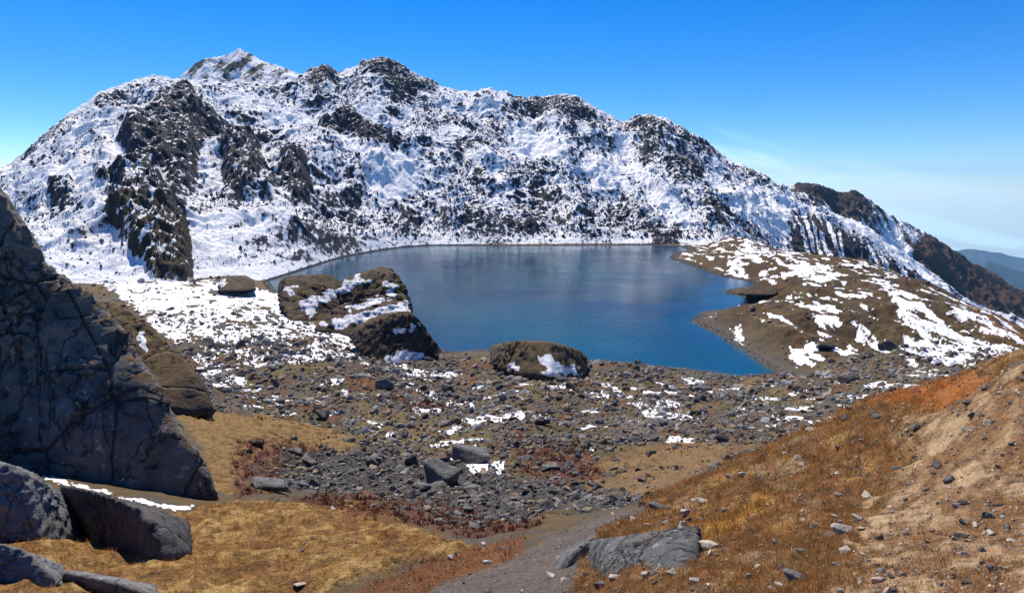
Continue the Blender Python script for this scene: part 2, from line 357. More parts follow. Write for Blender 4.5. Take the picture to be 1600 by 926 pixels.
gold2 = reg([(-300, 800), (120, 830), (300, 800), (380, 785), (560, 790), (700, 850), (740, 862), (560, 900), (430, 960), (-300, 960)], 5, 34, 16, nB)
lay(gold2, GOLD); lay(gold2*sstep(nA+nC*.25, .08, .25)*.7, (.19, .075, .025)); lay(gold2*sstep(nB+nC*.6, .0, .25)*.8, (.16, .08, .026)); lay(gold2*sstep(nC-nB*.5, .22, .4)*.7, (.09, .05, .022)); lay(gold2*sstep(-nA-nB*.6, .12, .3)*.7, (.42, .27, .10))
mid_gold = reg([(930, 720), (1080, 690), (1180, 690), (1050, 770), (960, 790), (900, 760)], 24, 120, 20, nB)
lay(mid_gold, (.20, .125, .055))
lay(reg([(560, 650), (700, 655), (740, 690), (640, 690), (560, 672)], 60, 140, 8, nB, 8), (.16, .11, .045))
lay(reg([(670, 660), (760, 665), (770, 690), (690, 700)], 60, 140, 8, nB, 8), (.15, .11, .04))
for rp in ([(370, 690), (470, 690), (560, 705), (470, 715), (430, 760), (370, 780), (360, 730)], [(660, 765), (760, 790), (900, 830), (760, 850), (690, 830), (520, 800), (430, 775), (560, 770)],
           [(800, 690), (900, 700), (960, 740), (880, 760), (800, 735)], [(590, 620), (720, 615), (740, 640), (640, 650)]):
    lay(reg(rp, 14, 160, 12, nB, 18)*sstep(nC+nB*.5, -.25, .1), RED)
    lay(reg(rp, 14, 160, 12, nB, 18)*sstep(-nC+nB*.5, .15, .4), (.16, .06, .025))
stonef = reg([(440, 700), (600, 700), (760, 740), (900, 760), (1040, 780), (960, 830), (840, 828), (620, 770), (450, 765)], 18, 75, 12, nB)
lay(stonef*.9, (.055, .055, .058))
beach = np.exp(-(np.maximum(lsd, 0)/9)**2)*(lsd < 60)*((GY < 330))
lay(beach*.8, (.09, .08, .07))
# foreground bank and trail
bank = reg([(830, 970), (900, 880), (960, 815), (1040, 768), (1200, 705), (1300, 655), (1500, 598), (1700, 540), (2400, 300), (2400, 1500), (700, 1500)], 0, 16.5, 8, nC, 6)
bank = np.maximum(bank, ((GY < 22) & (S > .30)).astype(float)*sstep(-sdpoly(PXb, PYb, [(1000, 700), (2400, 200), (2400, 2000), (800, 2000)], 3000), -10, 10))
lay(bank, (.20, .09, .03)); lay(bank*sstep(nB+nC*.5, -.05, .25), (.11, .06, .026)); lay(bank*sstep(nA+nB*.5, .1, .35), (.32, .19, .065)); lay(bank*sstep(fbm2(lnx*.5+lny*.3, lny*.3, 3, 231)+nC*.3, .12, .3)*.8, (.30, .21, .12)); lay(bank*sstep(-nC+nB, .15, .35)*.7, (.06, .035, .02)); lay(bank*sstep(-nA+nC*.6, .2, .4)*.6, (.17, .12, .04)); lay(bank*sstep(nC, .12, .4)*.6, (.10, .05, .025))
sand = reg([(1510, 592), (1600, 550), (1900, 480), (2400, 400), (2400, 1500), (1200, 1500), (1290, 926), (1350, 850), (1390, 760), (1430, 680), (1470, 630)], 0, 13, 30, nB+nA*1.2, 46)
lay(sand*.85, (.30, .19, .10)); lay(sand*sstep(nA+nB*.6, -.05, .15)*.85, (.20, .10, .04)); lay(sand*sstep(-nA-nB*.6, .12, .35)*.8, (.44, .31, .18)); lay(sand*sstep(nC+nB*.7, .2, .4)*.6, (.13, .085, .05))
pathp = [(560, 975), (690, 914), (800, 872), (862, 838), (960, 801), (1010, 792), (1000, 808), (930, 840), (905, 885), (880, 975)]
path = reg(pathp, 4, 20, 6, nC, 7)
lay(path, PATHC); lay(path*sstep(nB, -.1, .3)*.6, (.16, .13, .11)); lay(path*sstep(nC, .1, .4)*.6, (.07, .055, .048)); lay(path*sstep(nB-nC*.6, .2, .35)*.5, (.05, .042, .038))
edge = reg([(460, 960), (640, 890), (770, 850), (820, 838), (820, 868), (690, 912), (590, 970)], 4, 20, 8, nC, 8)
lay(edge*(1-path)*.8, (.15, .055, .02))
goldstrip = reg([(1080, 830), (1150, 800), (1200, 770), (1210, 790), (1160, 825), (1100, 850)], 5, 12, 10, nC, 6)
lay(goldstrip, (.42, .24, .07))
lay(reg([(1350, 605), (1500, 590), (1560, 590), (1480, 640), (1350, 640)], 6, 15, 14, nB), (.32, .12, .03))
hollow = reg([(930, 700), (1000, 640), (1060, 625), (1080, 650), (1000, 690)], 40, 130, 8, nC); lay(hollow, (.14, .12, .10))
# ---- snow
sn = np.zeros(GX.shape)
def snow(poly, ya, yb, soft=5, amp=6, k=1.):
    global sn
    sn = np.maximum(sn, reg(poly, ya, yb, soft, nC*.6+nB, amp)*k)
snow([(150, 436), (330, 440), (440, 448), (460, 500), (540, 515), (560, 540), (640, 575), (720, 580), (640, 592), (540, 572), (430, 575), (330, 560), (270, 530), (220, 490)], 110, 440, 8, 12)
snow([(300, 555), (360, 575), (385, 595), (350, 612), (320, 590)], 100, 220, 6, 8)
sn *= 1-sstep(nC+nB*.5, .06, .16)*1.0*(.35+.65*sstep(PYb, 470, 505))
sn *= 1-sstep(fbm2(lnx*1.0, lny*.9, 4, 91), .22, .32)
for p in ([(1165, 373), (1192, 383), (1208, 400), (1180, 410), (1150, 400)], [(1140, 405), (1168, 410), (1160, 433), (1132, 426)], [(1228, 403), (1290, 415), (1322, 442), (1280, 440), (1235, 427)],
          [(1235, 463), (1275, 478), (1290, 462), (1312, 480), (1312, 520), (1290, 528), (1268, 552), (1258, 535), (1282, 508), (1262, 485)], [(1368, 432), (1420, 467), (1500, 515), (1585, 545), (1590, 556), (1500, 546), (1440, 520), (1420, 500), (1390, 472)],
          [(1480, 472), (1560, 512), (1605, 545), (1605, 556), (1560, 530), (1480, 488)], [(1420, 530), (1600, 546), (1610, 560), (1500, 562), (1400, 552)], [(1330, 512), (1350, 516), (1352, 530), (1338, 530)], [(1150, 500), (1162, 500), (1160, 535), (1148, 532)],
          [(1190, 418), (1230, 426), (1225, 438), (1190, 432)], [(1404, 553), (1425, 555), (1428, 572), (1410, 572)], [(1390, 585), (1460, 584), (1475, 600), (1400, 600)]): snow(p, 60, 900, 4, 15)
xr, yr = GX/7, GY/38
hb = fbm2(GX/6+GY/40, GY/22, 5, 211, gain=.6)
sn *= 1-hill*sstep(hb, .06, .13)
streak = fbm2(xr, yr, 4, 55)+.25*nC
hs_m = hill*sstep(PXb, 1120, 1400)*.5+hill*.45
sn = np.maximum(sn, hill*(sstep(streak+.3*nB+.08*sstep(PXb, 1200, 1450)+.12*sstep(PYb, 450, 400), .28, .34))*(lsd > 6))
for p in ([(915, 612), (960, 603), (976, 610), (968, 618), (930, 618)], [(978, 638), (1040, 625), (1062, 632), (1030, 642)], [(1130, 608), (1150, 608), (1160, 626), (1145, 622)], [(1390, 592), (1440, 586), (1450, 596), (1400, 600)],
          [(670, 622), (720, 618), (740, 625), (700, 632)], [(640, 640), (690, 635), (670, 650)]): snow(p, 60, 260, 3, 4)
snow([(55, 742), (100, 749), (190, 776), (300, 791), (298, 797), (190, 783), (95, 755)], 16, 32, 3, 9)
wsn = fbm2(GX/8, GY/15, 6, 201, gain=.55)
sn = np.maximum(sn, reg([(330, 600), (560, 590), (700, 600), (1000, 590), (1300, 585), (1500, 580), (1480, 640), (1280, 665), (1050, 690), (700, 715), (560, 660), (380, 640)], 55, 230, 14, nB)*sstep(wsn+.2*nB+.1*sstep(nA, -.1, .2), .235, .26))
snow([(722, 716), (765, 722), (792, 716), (786, 740), (745, 744), (728, 732)], 35, 62, 3, 5)
rockn = sstep(nC*.8+fbm2(lnx*3, lny*5, 3, 66)*.6, .02, .25)
sn[(lsd < 1.5)] = 0
# snow lies a little thick, then real relief
cell = GY*.0022
relief = np.zeros(GX.shape)
rough = .35+.9*mor+.5*hill+.25*bank-.22*path*1.2-.15*gold2
for k, lam in enumerate([30, 14, 7, 3.2, 1.5, .7, .33, .16, .08]):
    wgt = sstep(lam/(cell*6), .5, 1.6)*sstep(GY/lam, 1.5, 6)
    n = perlin2(GX/lam, GY/lam, 100+k)
    if lam < 8: n = .5*n+.5*(.6-2*np.abs(perlin2(GX/lam*1.3, GY/lam*1.3, 130+k)))
    relief += wgt*n*lam*.085*rough
relief += hill*fbm2(GX/28, GY/28, 3, 71)*2.2
relief += (bank*.07+gold2*.34+gold1*.4)*(.5-np.abs(perlin2(GX/1.1, GY/1.1, 171)))*sstep(GY, 2, 8)+gold2*.5*fbm2(GX/6, GY/6, 3, 172)+bank*sstep(GY, 4, 10)*(.30*fbm2(GX/1.9, GY/1.9, 3, 175)+.12*(.5-np.abs(perlin2(GX/.8, GY/.8, 176))))+sand*.05*fbm2(GX/.9, GY/.9, 4, 173)
relief += hill*(1.4*fbm2(GX/9, GY/11, 3, 174, ridge=True)-.5)
relief *= sstep(np.abs(lsd), 0, 14)*.9+.1
relief *= 1-.55*sn
GZ = GZ+np.where(GY < 25, np.clip(relief, -.5, .5), relief)+sn*.15*sstep(GY, 20, 100)
d = lsd
GZ = np.where(d < 0, np.minimum(GZ, -.05+d*.12), GZ)
GZ = np.where((d >= 0) & (d < 60), np.maximum(GZ, (.12+np.minimum(d, 14)*.05+.5*np.clip(relief, 0, .6))*(1-sstep(d, 14, 40))+GZ*sstep(d, 14, 40)), GZ)
GZ = np.where((d >= 0) & (d < 60), np.minimum(GZ, .25+d*.22+np.maximum(d-8, 0)*.35+.8*np.clip(relief, -.3, .8)), GZ)
GZ = np.where((GX > 260) & (GY > 500), np.minimum(GZ, -8), GZ)
GV = np.stack([GX, GY, GZ], -1).reshape(-1, 3)
ground = mesh_obj('ground', GV, grid_faces(NR, NC), M_ground, attrs={'col': C.reshape(-1, 3), 'snow': sn.ravel()})
ground['kind'] = 'structure'
_unit = np.linspace(-1, 1, 4001); _sx = np.sign(_unit)*(np.abs(_unit)*.80+.65*np.abs(_unit)**6)
def gidx(s, Y):
    u = np.interp(s, _sx, _unit); return (u+1)/2*(NC-1), (np.log(Y)-ly_ax[0])/(ly_ax[-1]-ly_ax[0])*(NR-1)
def gsample(A, s, Y):
    fx, fy = gidx(s, Y); i = np.clip(fx.astype(int), 0, NC-2); j = np.clip(fy.astype(int), 0, NR-2); u = fx-i; v = fy-j
    return (A[j, i]*(1-u)+A[j, i+1]*u)*(1-v)+(A[j+1, i]*(1-u)+A[j+1, i+1]*u)*v
def ground_hit(px, py, ymin=1.3, ymax=800):
    """first ground point along the line of sight to a spot in the valley"""
    Ys = np.exp(np.linspace(math.log(ymin), math.log(ymax), 1500)); s = float(s_of(px, py)); t = float(slope_of(py))
    g = gsample(GZ, np.full(Ys.shape, s), Ys); k = np.argmax(g > H+t*Ys)
    Y = Ys[k]; return s*Y, Y, float(g[k])

# ------------------------------------------------------------------ the lake
def water_mat():
    m = Mat('lake_water', rough=.10, spec=.3); m.b.inputs['IOR'].default_value = 1.33
    a = m.noise(.006, 3, .5)
    wc = m.mix(m.mr(a, .4, .62), (.002, .034, .085), (.004, .070, .118)); wc = m.mix(m.attr('shallow', True), wc, (.045, .075, .065))
    m.set(m.b.inputs['Base Color'], wc)
    m.set(m.b.inputs['Roughness'], m.mr(m.noise(.02, 4, .6, stretch=(.5, 1.3, 1), dist=1.), .42, .6, .05, .2))
    p = m.n('ShaderNodeNewGeometry').outputs['Position']
    r1 = m.noise(.6, 5, .6, stretch=(1, .55, 1)); r2 = m.noise(2.4, 3, .5)
    big = m.mr(m.noise(.012, 3, .5, stretch=(1, .35, 1)), .4, .6, .35, 1.)
    h = m.mth('MULTIPLY', m.mth('ADD', m.mth('MULTIPLY', r1, .45), m.mth('MULTIPLY', r2, .09)), big)
    m.bump(h, 1., .42)
    return m.m
lx, ly = np.meshgrid(np.linspace(-330, 300, 316), np.linspace(170, 790, 311))
ld = sdpoly(lx, ly, lake_w, 40); gf = grid_faces(*lx.shape)
keep = (ld.ravel()[gf] < 7).any(1); gf = gf[keep]; used = np.unique(gf); remap = np.zeros(lx.size, int); remap[used] = np.arange(len(used))
lv = np.stack([lx.ravel(), ly.ravel(), np.zeros(lx.size)], 1)[used]
lake = mesh_obj('lake', lv, remap[gf], water_mat(), attrs={'shallow': sstep(ld.ravel()[used], -5, 1)*.8}); lake['kind'] = 'structure'

# ------------------------------------------------------------------ mountains
def interp_scr(tab, q):
    a = np.array(tab, float); return np.interp(q, a[:, 0], a[:, 1])
def upness(X, Y, Z):
    P_ = np.stack([X, Y, Z], -1); a = np.gradient(P_, axis=0); b = np.gradient(P_, axis=1); n = np.cross(b, a)
    return np.abs(n[..., 2])/(np.linalg.norm(n, axis=-1)+1e-9)
def soft(a, k=41):
    return np.convolve(np.pad(a, k//2, mode='edge'), np.hanning(k+2)[1:-1]/np.hanning(k+2).sum(), mode='valid')
def mountain(name, ridge, Yr, Yb, zb, mat, s0, s1, nc, nr, amp=1., seed=0, cliffs=(), snowbase=.55, snowfn=None, grassfn=None, back=.35, ribs=0., conc=.0, lam0=120, smallest=5., ridge_noise=1.):
    """ridge: skyline points (px, py); Yr/Yb: distance of the crest and of the foot by px; zb: height of the foot"""
    s = np.linspace(s0, s1, nc); px = 800+F*s*(CP+.12*SP)
    for _ in range(3):
        py = interp_scr(ridge, px); px = 800+F*s*(CP+w_of(py)*SP)
    yr = soft(interp_scr(Yr, px)); yb = soft(interp_scr(Yb, px)); z0 = soft(interp_scr(zb, px)); zr = H+slope_of(py)*yr
    v = np.linspace(0, 1+back, nr)[:, None]
    Y = yb+(yr-yb)*v; vv = np.clip(v, 0, 1)
    prof = vv*(1-conc)+conc*vv**2
    Z = z0+(zr-z0)*prof
    Z = np.where(v > 1, zr-(v-1)/back*(zr-z0)*.45, Z)
    X = s[None]*Y
    env = sstep(vv, 0, .12)*(.35+.65*sstep(1-np.abs(v-1)*1., .55-.45, .97)*0+.65)*(1-.75*np.exp(-((v-1)/.07)**2))
    wx = X+25*fbm2(X/90, Y/90, 3, seed+50); wy = Y+25*fbm2(X/90, Y/90, 3, seed+60)
    big = fbm2(wx/lam0/1.2, wy/lam0/2, 4, seed, ridge=True, gain=.5)
    D = env*amp*30*(big-.35)
    mid = fbm2(wx/32, wy/48, 3, seed+20, ridge=True); D += env*amp*7*mid
    sm = fbm2(X/11+.02*wy, Y/16, 3, seed+30, ridge=True, gain=.6); D += amp*1.9*sm*np.clip(env+.3, 0, 1)
    if ribs: D += ribs*env*(1-2*np.abs(perlin2(wx/26+wy/60, wy/400, seed+90)))*12
    D += np.exp(-((v-1)/.05)**2)*ridge_noise*(5*fbm2(X/30, Y/60, 4, seed+80, ridge=True)-2.0)
    PX, PY = project(X, Y, Z)
    cl = np.zeros(X.shape); nz = fbm2(PX/30, PY/24, 4, seed+5)
    for poly, push, amp_ in cliffs:
        dd = sdpoly(PX, PY, poly, 60)+nz*amp_
        m_ = sstep(-dd, -5, 7); cl = np.maximum(cl, m_*min(1., abs(push)/10+.3))
        if push > 0:                      # a buttress: top stands out, foot drops
            pc = np.array(poly, float); cy = (pc[:, 1].min()+pc[:, 1].max())/2; hh = (pc[:, 1].max()-pc[:, 1].min())/2
            D += push*sstep(-dd, -4, 16)*np.clip((cy-PY)/hh*.5+.75, .15, 1.2)
    led = fbm2(X/14, Y/9+X/60, 4, seed+70, ridge=True, gain=.6); D += cl*amp*(4.2*led+3.0*fbm2(X/38+Y/80, Y/150, 3, seed+75, ridge=True))
    D += np.exp(-((v-1)/.03)**2)*ridge_noise*3.2*fbm2(X/9, Y/30, 3, seed+85, ridge=True)
    nz0 = upness(X, Y, Z)
    Z = Z+D
    # steepness and roughness decide where snow can lie
    nzv = upness(X, Y, Z)
    fine = fbm2(X/smallest, Y/smallest/1.6, 3, seed+33, gain=.7)
    patch = fbm2(X/55, Y/90, 4, seed+44)
    snowv = snowbase+np.clip(nzv-np.clip(nz0, 0, .86)*.97, -.5, .2)*1.15-.55*np.clip(fine, -1, 1)+.40*patch-(.62+.6*np.clip(fine, -1, 1)-.5*np.clip(led, -1, 1))*cl*1.15
    if snowfn is not None: snowv = snowfn(snowv, PX, PY, X, Y, Z, vv)
    g = grassfn(PX, PY, nz) if grassfn else np.zeros(X.shape)
    V = np.stack([X, Y, Z], -1)
    o = mesh_obj(name, V.reshape(-1, 3), grid_faces(nr, nc), mat, attrs={'snow': np.clip(snowv, 0, 1).ravel(), 'grass': g.ravel()})
    o['kind'] = 'structure'
    return V, snowv, PX, PY

ridge_main = [(-500, 420), (-200, 330), (0, 268), (20, 262), (60, 225), (100, 192), (150, 152), (200, 130), (240, 122), (262, 128), (290, 132), (330, 130), (380, 138), (430, 135), (462, 122), (490, 116), (512, 108), (530, 118), (552, 108), (575, 98), (605, 95), (630, 108), (655, 124), (685, 137),
              (720, 146), (745, 146), (760, 139), (790, 148), (805, 158), (838, 158), (855, 152), (885, 149), (910, 158), (940, 176), (975, 194), (990, 188), (1012, 181), (1040, 186), (1065, 200), (1090, 217), (1130, 245), (1180, 270), (1230, 300), (1300, 336), (1350, 360), (1400, 400), (1445, 442), (1520, 510), (1700, 620)]
Yr_main = [(-500, 700), (0, 820), (200, 1050), (500, 1280), (800, 1330), (1050, 1250), (1230, 1150), (1450, 1000), (1700, 900)]
Yb_main = [(-500, 280), (0, 300), (200, 340), (300, 370), (400, 408), (450, 460), (520, 560), (600, 650), (660, 690), (1000, 700), (1150, 705), (1300, 680), (1700, 600)]
zb_main = [(-500, 5), (300, 2), (400, -1.5), (1000, -1.5), (1150, -3), (1250, -40), (1700, -160)]
cliffs = [([(215, 205), (262, 165), (300, 152), (322, 185), (312, 240), (300, 300), (268, 318), (252, 272), (205, 262), (188, 240)], 17, 10),
          ([(300, 195), (335, 188), (345, 215), (318, 250), (300, 260)], 10, 8),
          ([(350, 215), (392, 208), (408, 250), (420, 285), (400, 300), (372, 318), (352, 290), (345, 250)], 14, 8),
          ([(440, 262), (478, 262), (487, 300), (480, 330), (455, 325), (440, 300)], 12, 7),
          ([(175, 305), (225, 275), (262, 320), (288, 362), (303, 420), (298, 446), (240, 436), (200, 400), (165, 372), (190, 340)], 15, 10),
          ([(80, 320), (115, 312), (125, 330), (105, 345), (85, 340)], 8, 5), ([(150, 300), (175, 300), (175, 325), (155, 330)], 6, 4),
          ([(498, 183), (540, 188), (570, 205), (620, 222), (655, 235), (650, 246), (580, 240), (540, 215), (500, 200)], 14, 8),
          ([(560, 98), (610, 92), (650, 118), (690, 135), (680, 145), (600, 140), (575, 120)], 6, 6), ([(480, 112), (515, 106), (525, 125), (500, 150), (480, 135)], 6, 6),
          ([(790, 150), (850, 155), (900, 152), (930, 185), (910, 200), (870, 175), (800, 172)], 5, 7),
          ([(870, 205), (895, 200), (900, 225), (885, 232)], 5, 5), ([(985, 190), (1015, 182), (1035, 200), (1050, 215), (1030, 245), (1010, 240), (1000, 215)], 5, 6),
          ([(1040, 245), (1080, 245), (1100, 260), (1080, 300), (1050, 300)], 4, 12), ([(1095, 330), (1130, 330), (1140, 360), (1105, 365)], 4, 8),
          ([(790, 352), (830, 350), (850, 368), (800, 372)], 5, 10), ([(140, 180), (190, 160), (200, 175), (150, 205)], 4, 10), ([(1060, 200), (1100, 225), (1130, 250), (1110, 255), (1070, 225)], 5, 8),
          ([(20, 262), (60, 225), (130, 175), (135, 185), (75, 240), (30, 290)], 2, 8), ([(1020, 365), (1060, 355), (1060, 385), (1020, 385)], 5, 8)]
snowy = [([(790, 215), (880, 200), (900, 240), (870, 260), (800, 240)], .5), ([(350, 150), (480, 175), (560, 170), (640, 215), (560, 195), (380, 190)], .35), ([(700, 150), (790, 165), (780, 180), (690, 165)], .4),
         ([(45, 290), (150, 270), (160, 330), (60, 320)], .4), ([(970, 215), (1030, 300), (1090, 350), (1070, 360), (1000, 300), (960, 240)], .5), ([(1110, 270), (1250, 320), (1400, 420), (1300, 400), (1150, 340)], .35),
         ([(290, 340), (380, 330), (420, 370), (330, 430), (300, 400)], .3), ([(900, 260), (960, 250), (990, 310), (930, 300)], .35), ([(550, 240), (650, 245), (660, 300), (580, 290)], .4)]
def sf_main(v, PX, PY, X, Y, Z, vv):
    for poly, k in snowy:
        v = v+k*sstep(-sdpoly(PX, PY, poly, 30), -14, 14)
    v = v-.28*sstep(PY, 290, 372)*(1-sstep(PX, 1000, 1080))*sstep(PX, 420, 560)*.7     # scree above the shore
    drop = PY-np.interp(PX, [1220, 1300, 1350, 1400, 1445], [300, 336, 360, 400, 442])
    rb = (1-2*np.abs(perlin2((PX-PY*.42)/9, PY/200, 29)))+.5*fbm2(PX/8, PY/16, 3, 8)
    zone = sstep(PX, 1225, 1250)*sstep(PX, 1450, 1420)
    v = v*(1-zone)+zone*(.95-sstep(drop, 8, 30)*sstep(rb, .15, .7)*.95)
    v = v-.9*(Z < 1.2)*(PX < 1075)+.17*sstep(PX, 330, 150)
    return v
def gf_main(PX, PY, nz):
    return sstep(-(sdpoly(PX, PY, [(180, 340), (300, 380), (310, 450), (150, 450), (150, 370)], 30)+nz*18), -10, 10)*.8
MV, msnow, MPX, MPY = mountain('mountain', ridge_main, Yr_main, Yb_main, zb_main, M_mtn, -1.25, 1.0, 1500, 760, 1.0, 2, cliffs, .73, sf_main, gf_main, conc=.12)
# the peak behind
ridge_pk = [(150, 260), (230, 175), (270, 133), (300, 104), (325, 92), (350, 88), (366, 82), (375, 76), (386, 84), (410, 97), (440, 107), (462, 116), (500, 135), (560, 170), (640, 240)]
def sf_pk(v, PX, PY, X, Y, Z, vv):
    st = fbm2((PX*.6+PY)/13, (PX-PY*.6)/38, 5, 9, gain=.65)
    return .58+1.0*st+.25*np.clip(fbm2(X/9, Y/9, 3, 4), -1, 1)
mountain('mountain', ridge_pk, [(0, 1750), (1600, 1750)], [(0, 1250), (1600, 1250)], [(0, 60), (1600, 60)], M_mtn, -.80, -.15, 420, 300, .7, 12, [([(285, 118), (320, 93), (345, 92), (350, 110), (310, 130)], 5, 6)], .5, sf_pk, ridge_noise=.8)
# the ridge to the right with snow ribs below its shoulder
ridge_s = [(1100, 330), (1180, 290), (1230, 304), (1260, 322), (1300, 338), (1335, 348), (1365, 362), (1400, 395), (1430, 425), (1460, 455), (1520, 530), (1650, 640)]
ridge_r = [(1100, 330), (1200, 302), (1236, 292), (1262, 289), (1285, 297), (1310, 306), (1335, 301), (1352, 310), (1372, 328), (1400, 343), (1415, 350), (1450, 370), (1500, 398), (1525, 415), (1560, 440), (1600, 468), (1700, 520), (1900, 640)]
def sf_r(v, PX, PY, X, Y, Z, vv):
    k = sstep(PX+(PY-400)*.75, 1455, 1395)
    st = fbm2((PX+PY*-.55)/12, (PY+PX*.5)/110, 4, 19)
    white = sstep(-sdpoly(PX, PY, [(1350, 305), (1385, 345), (1420, 385), (1450, 425), (1440, 440), (1400, 400), (1370, 350)], 40), -14, 14)
    shoulder = sstep(-sdpoly(PX, PY, [(1236, 285), (1345, 298), (1375, 330), (1390, 375), (1350, 350), (1300, 330), (1240, 305)], 30), -8, 8)
    return (.52+1.1*st+.5*white-.45*shoulder+.5*np.clip(v-.5, -.5, .4))*k
def gf_r(PX, PY, nz): return sstep(PX+(PY-400)*.75+nz*40, 1380, 1470)
mountain('mountain', ridge_r, [(0, 2100), (1600, 2300), (1900, 2300)], [(0, 1250), (1900, 1300)], [(0, -200), (1700, -520), (1900, -520)], M_ridge, .25, 1.25, 620, 460, 1.5, 31, [([(1240, 288), (1300, 300), (1340, 302), (1370, 330), (1330, 330), (1250, 305)], 8, 8)], .5, sf_r, gf_r, ribs=1.2, lam0=160, ridge_noise=1.6)
def sf_sh(v, PX, PY, X, Y, Z, vv):
    st = (1-2*np.abs(perlin2((PX-PY*.42)/11, (PY)/260, 29)))+.35*fbm2(PX/10, PY/18, 3, 8)
    low = sstep(PY-(PX-1240)*.55, 345, 372)
    return .95-low*sstep(st, .1, .65)*.9
mountain('mountain', ridge_s, [(0, 1500), (1900, 1400)], [(0, 1050), (1900, 1000)], [(0, -60), (1300, -140), (1900, -260)], M_mtn, .30, .95, 420, 300, .45, 47, [], .9, sf_sh, ribs=.9)
# far ranges beyond the valley
def far_mat(c1, c2):
    m = Mat('far_forest'); m.set(m.b.inputs['Base Color'], m.mix(m.noise(.004, 5), c1, c2)); return m.m
FM = far_mat((.035, .045, .03), (.07, .075, .05))
for nm, rp, yy, sd in (('hills', [(1200, 440), (1400, 400), (1480, 394), (1520, 390), (1560, 396), (1600, 404), (1700, 400), (1900, 430)], 21000, 61), ('hills', [(1200, 470), (1450, 440), (1540, 408), (1570, 416), (1600, 425), (1700, 450), (1900, 440)], 13000, 62)):
    s = np.linspace(.3, 1.2, 300); px = 800+F*s*(CP+.05*SP); py = interp_scr(rp, px); v = np.linspace(0, 1.4, 90)[:, None]
    yr = yy*np.ones(300); zr = H+slope_of(py)*yr; Yb = yy*.62; Y = Yb+(yr-Yb)*v; X = s[None]*Y; zb = -4500.
    Z = zb+(zr-zb)*np.clip(v, 0, 1); Z = np.where(v > 1, zr-(v-1)*3000, Z)
    Z = Z+yy*.012*fbm2(X/1500, Y/1500, 5, sd, ridge=True)*(1-.7*np.exp(-((v-1)/.1)**2))
    o = mesh_obj(nm, np.stack([X, Y, Z], -1).reshape(-1, 3), grid_faces(90, 300), FM); o['kind'] = 'structure'

# ------------------------------------------------------------------ rocks
def ico(sub):
    bm = bmesh.new(); bmesh.ops.create_icosphere(bm, subdivisions=sub, radius=1); bm.verts.ensure_lookup_table()
    v = np.array([q.co[:] for q in bm.verts]); f = np.array([[q.index for q in p.verts] for p in bm.faces]); bm.free(); return v, f
ICO = {k: ico(k) for k in (1, 2, 3, 4, 5, 6, 7)}
def hull_planes(P3):
    bm = bmesh.new()
    for p in P3: bm.verts.new(p)
    r = bmesh.ops.convex_hull(bm, input=bm.verts); bm.normal_update()
    c = np.mean(P3, 0); pl = []
    for f in bm.faces:
        n = np.array(f.normal[:]); 
        if np.linalg.norm(n) < .5: continue
        d_ = n@(np.array(f.verts[0].co[:])-c)
        if d_ < 0: n, d_ = -n, -d_
        pl.append((*n, d_))
    bm.free(); return c, np.array(pl)
def hull_rock(name, P3, mat, sub=6, amp=.06, lam=.35, sharp=28, seed=0, strata=0., sdir=(.25, .1, .95), sth=.22, snow_scr=(), snow_up=None, fine=1., tagd=None, center=None):
    """a solid rock through the given corner points, rounded and broken up"""
    v, f = ICO[sub]; r = 0
    for hp in (P3 if isinstance(P3, tuple) else (P3,)):
        hp = np.array(hp, float); c_, pl = hull_planes(hp)
        if isinstance(P3, tuple): c = np.array(center, float); pl[:, 3] -= pl[:, :3]@(c-c_)
        else: c = c_
        inv = np.maximum(v@pl[:, :3].T, 1e-4)/np.maximum(pl[:, 3], 1e-3)
        r = np.maximum(r, 1/((inv**sharp).sum(1)**(1/sharp)))
    size = np.median(r)
    X = c+v*r[:, None]
    L_ = size*lam*2
    n = fbm3(X/L_, 6, seed, gain=.55, ridge=True)*.6+fbm3(X/L_*.5, 3, seed+9)*.8
    fac = fbm3(X/L_*1.6, 2, seed+4); fac = np.floor(fac*5)/5
    r2 = r+size*amp*(n*.8+fac*.7)
    if strata:
        st = X@np.array(sdir)/(size*sth)+.6*fbm3(X/L_, 2, seed+8); r2 = r2+size*strata*(np.abs((st % 1)-.5)*2-.5)
    r2 = r2+fine*size*amp*.25*fbm3(X/L_*7, 3, seed+20, ridge=True)
    r2 = r2-(r2-r).mean()-size*amp*.25
    X = c+v*r2[:, None]
    a, b, d_ = X[f[:, 0]], X[f[:, 1]], X[f[:, 2]]; fn = np.cross(b-a, d_-a); vn = np.zeros_like(X)
    for k in range(3): np.add.at(vn, f[:, k], fn)
    vn /= np.linalg.norm(vn, axis=1)[:, None]+1e-9
    snv = np.zeros(len(X))
    if len(snow_scr) or snow_up is not None:
        PX, PY = project(X[:, 0], X[:, 1], X[:, 2]); nn = fbm3(X/L_*1.3, 4, seed+30)
        for poly in snow_scr:
            snv = np.maximum(snv, sstep(-(sdpoly(PX, PY, poly, 40)+nn*14), -3, 3))
        if snow_up is not None: snv = np.maximum(snv, sstep(vn[:, 2]+nn*.8, snow_up, snow_up+.1))
        snv *= (vn[:, 2] > .05)
        X = X+vn*(snv*size*.01)[:, None]
    base = X.min(0); base = np.array([c[0], c[1], base[2]])
    o = mesh_obj(name, X-base, f, mat, attrs={'snow': snv}); o.location = base
    if tagd: tag(o, *tagd)
    return o
def scr_hull(front, back, **kw):
    """front: (px, py, Y) corners seen from the trail; back: the far side, given the same way"""
    return [P(*a) for a in front]+[P(*a) for a in back]
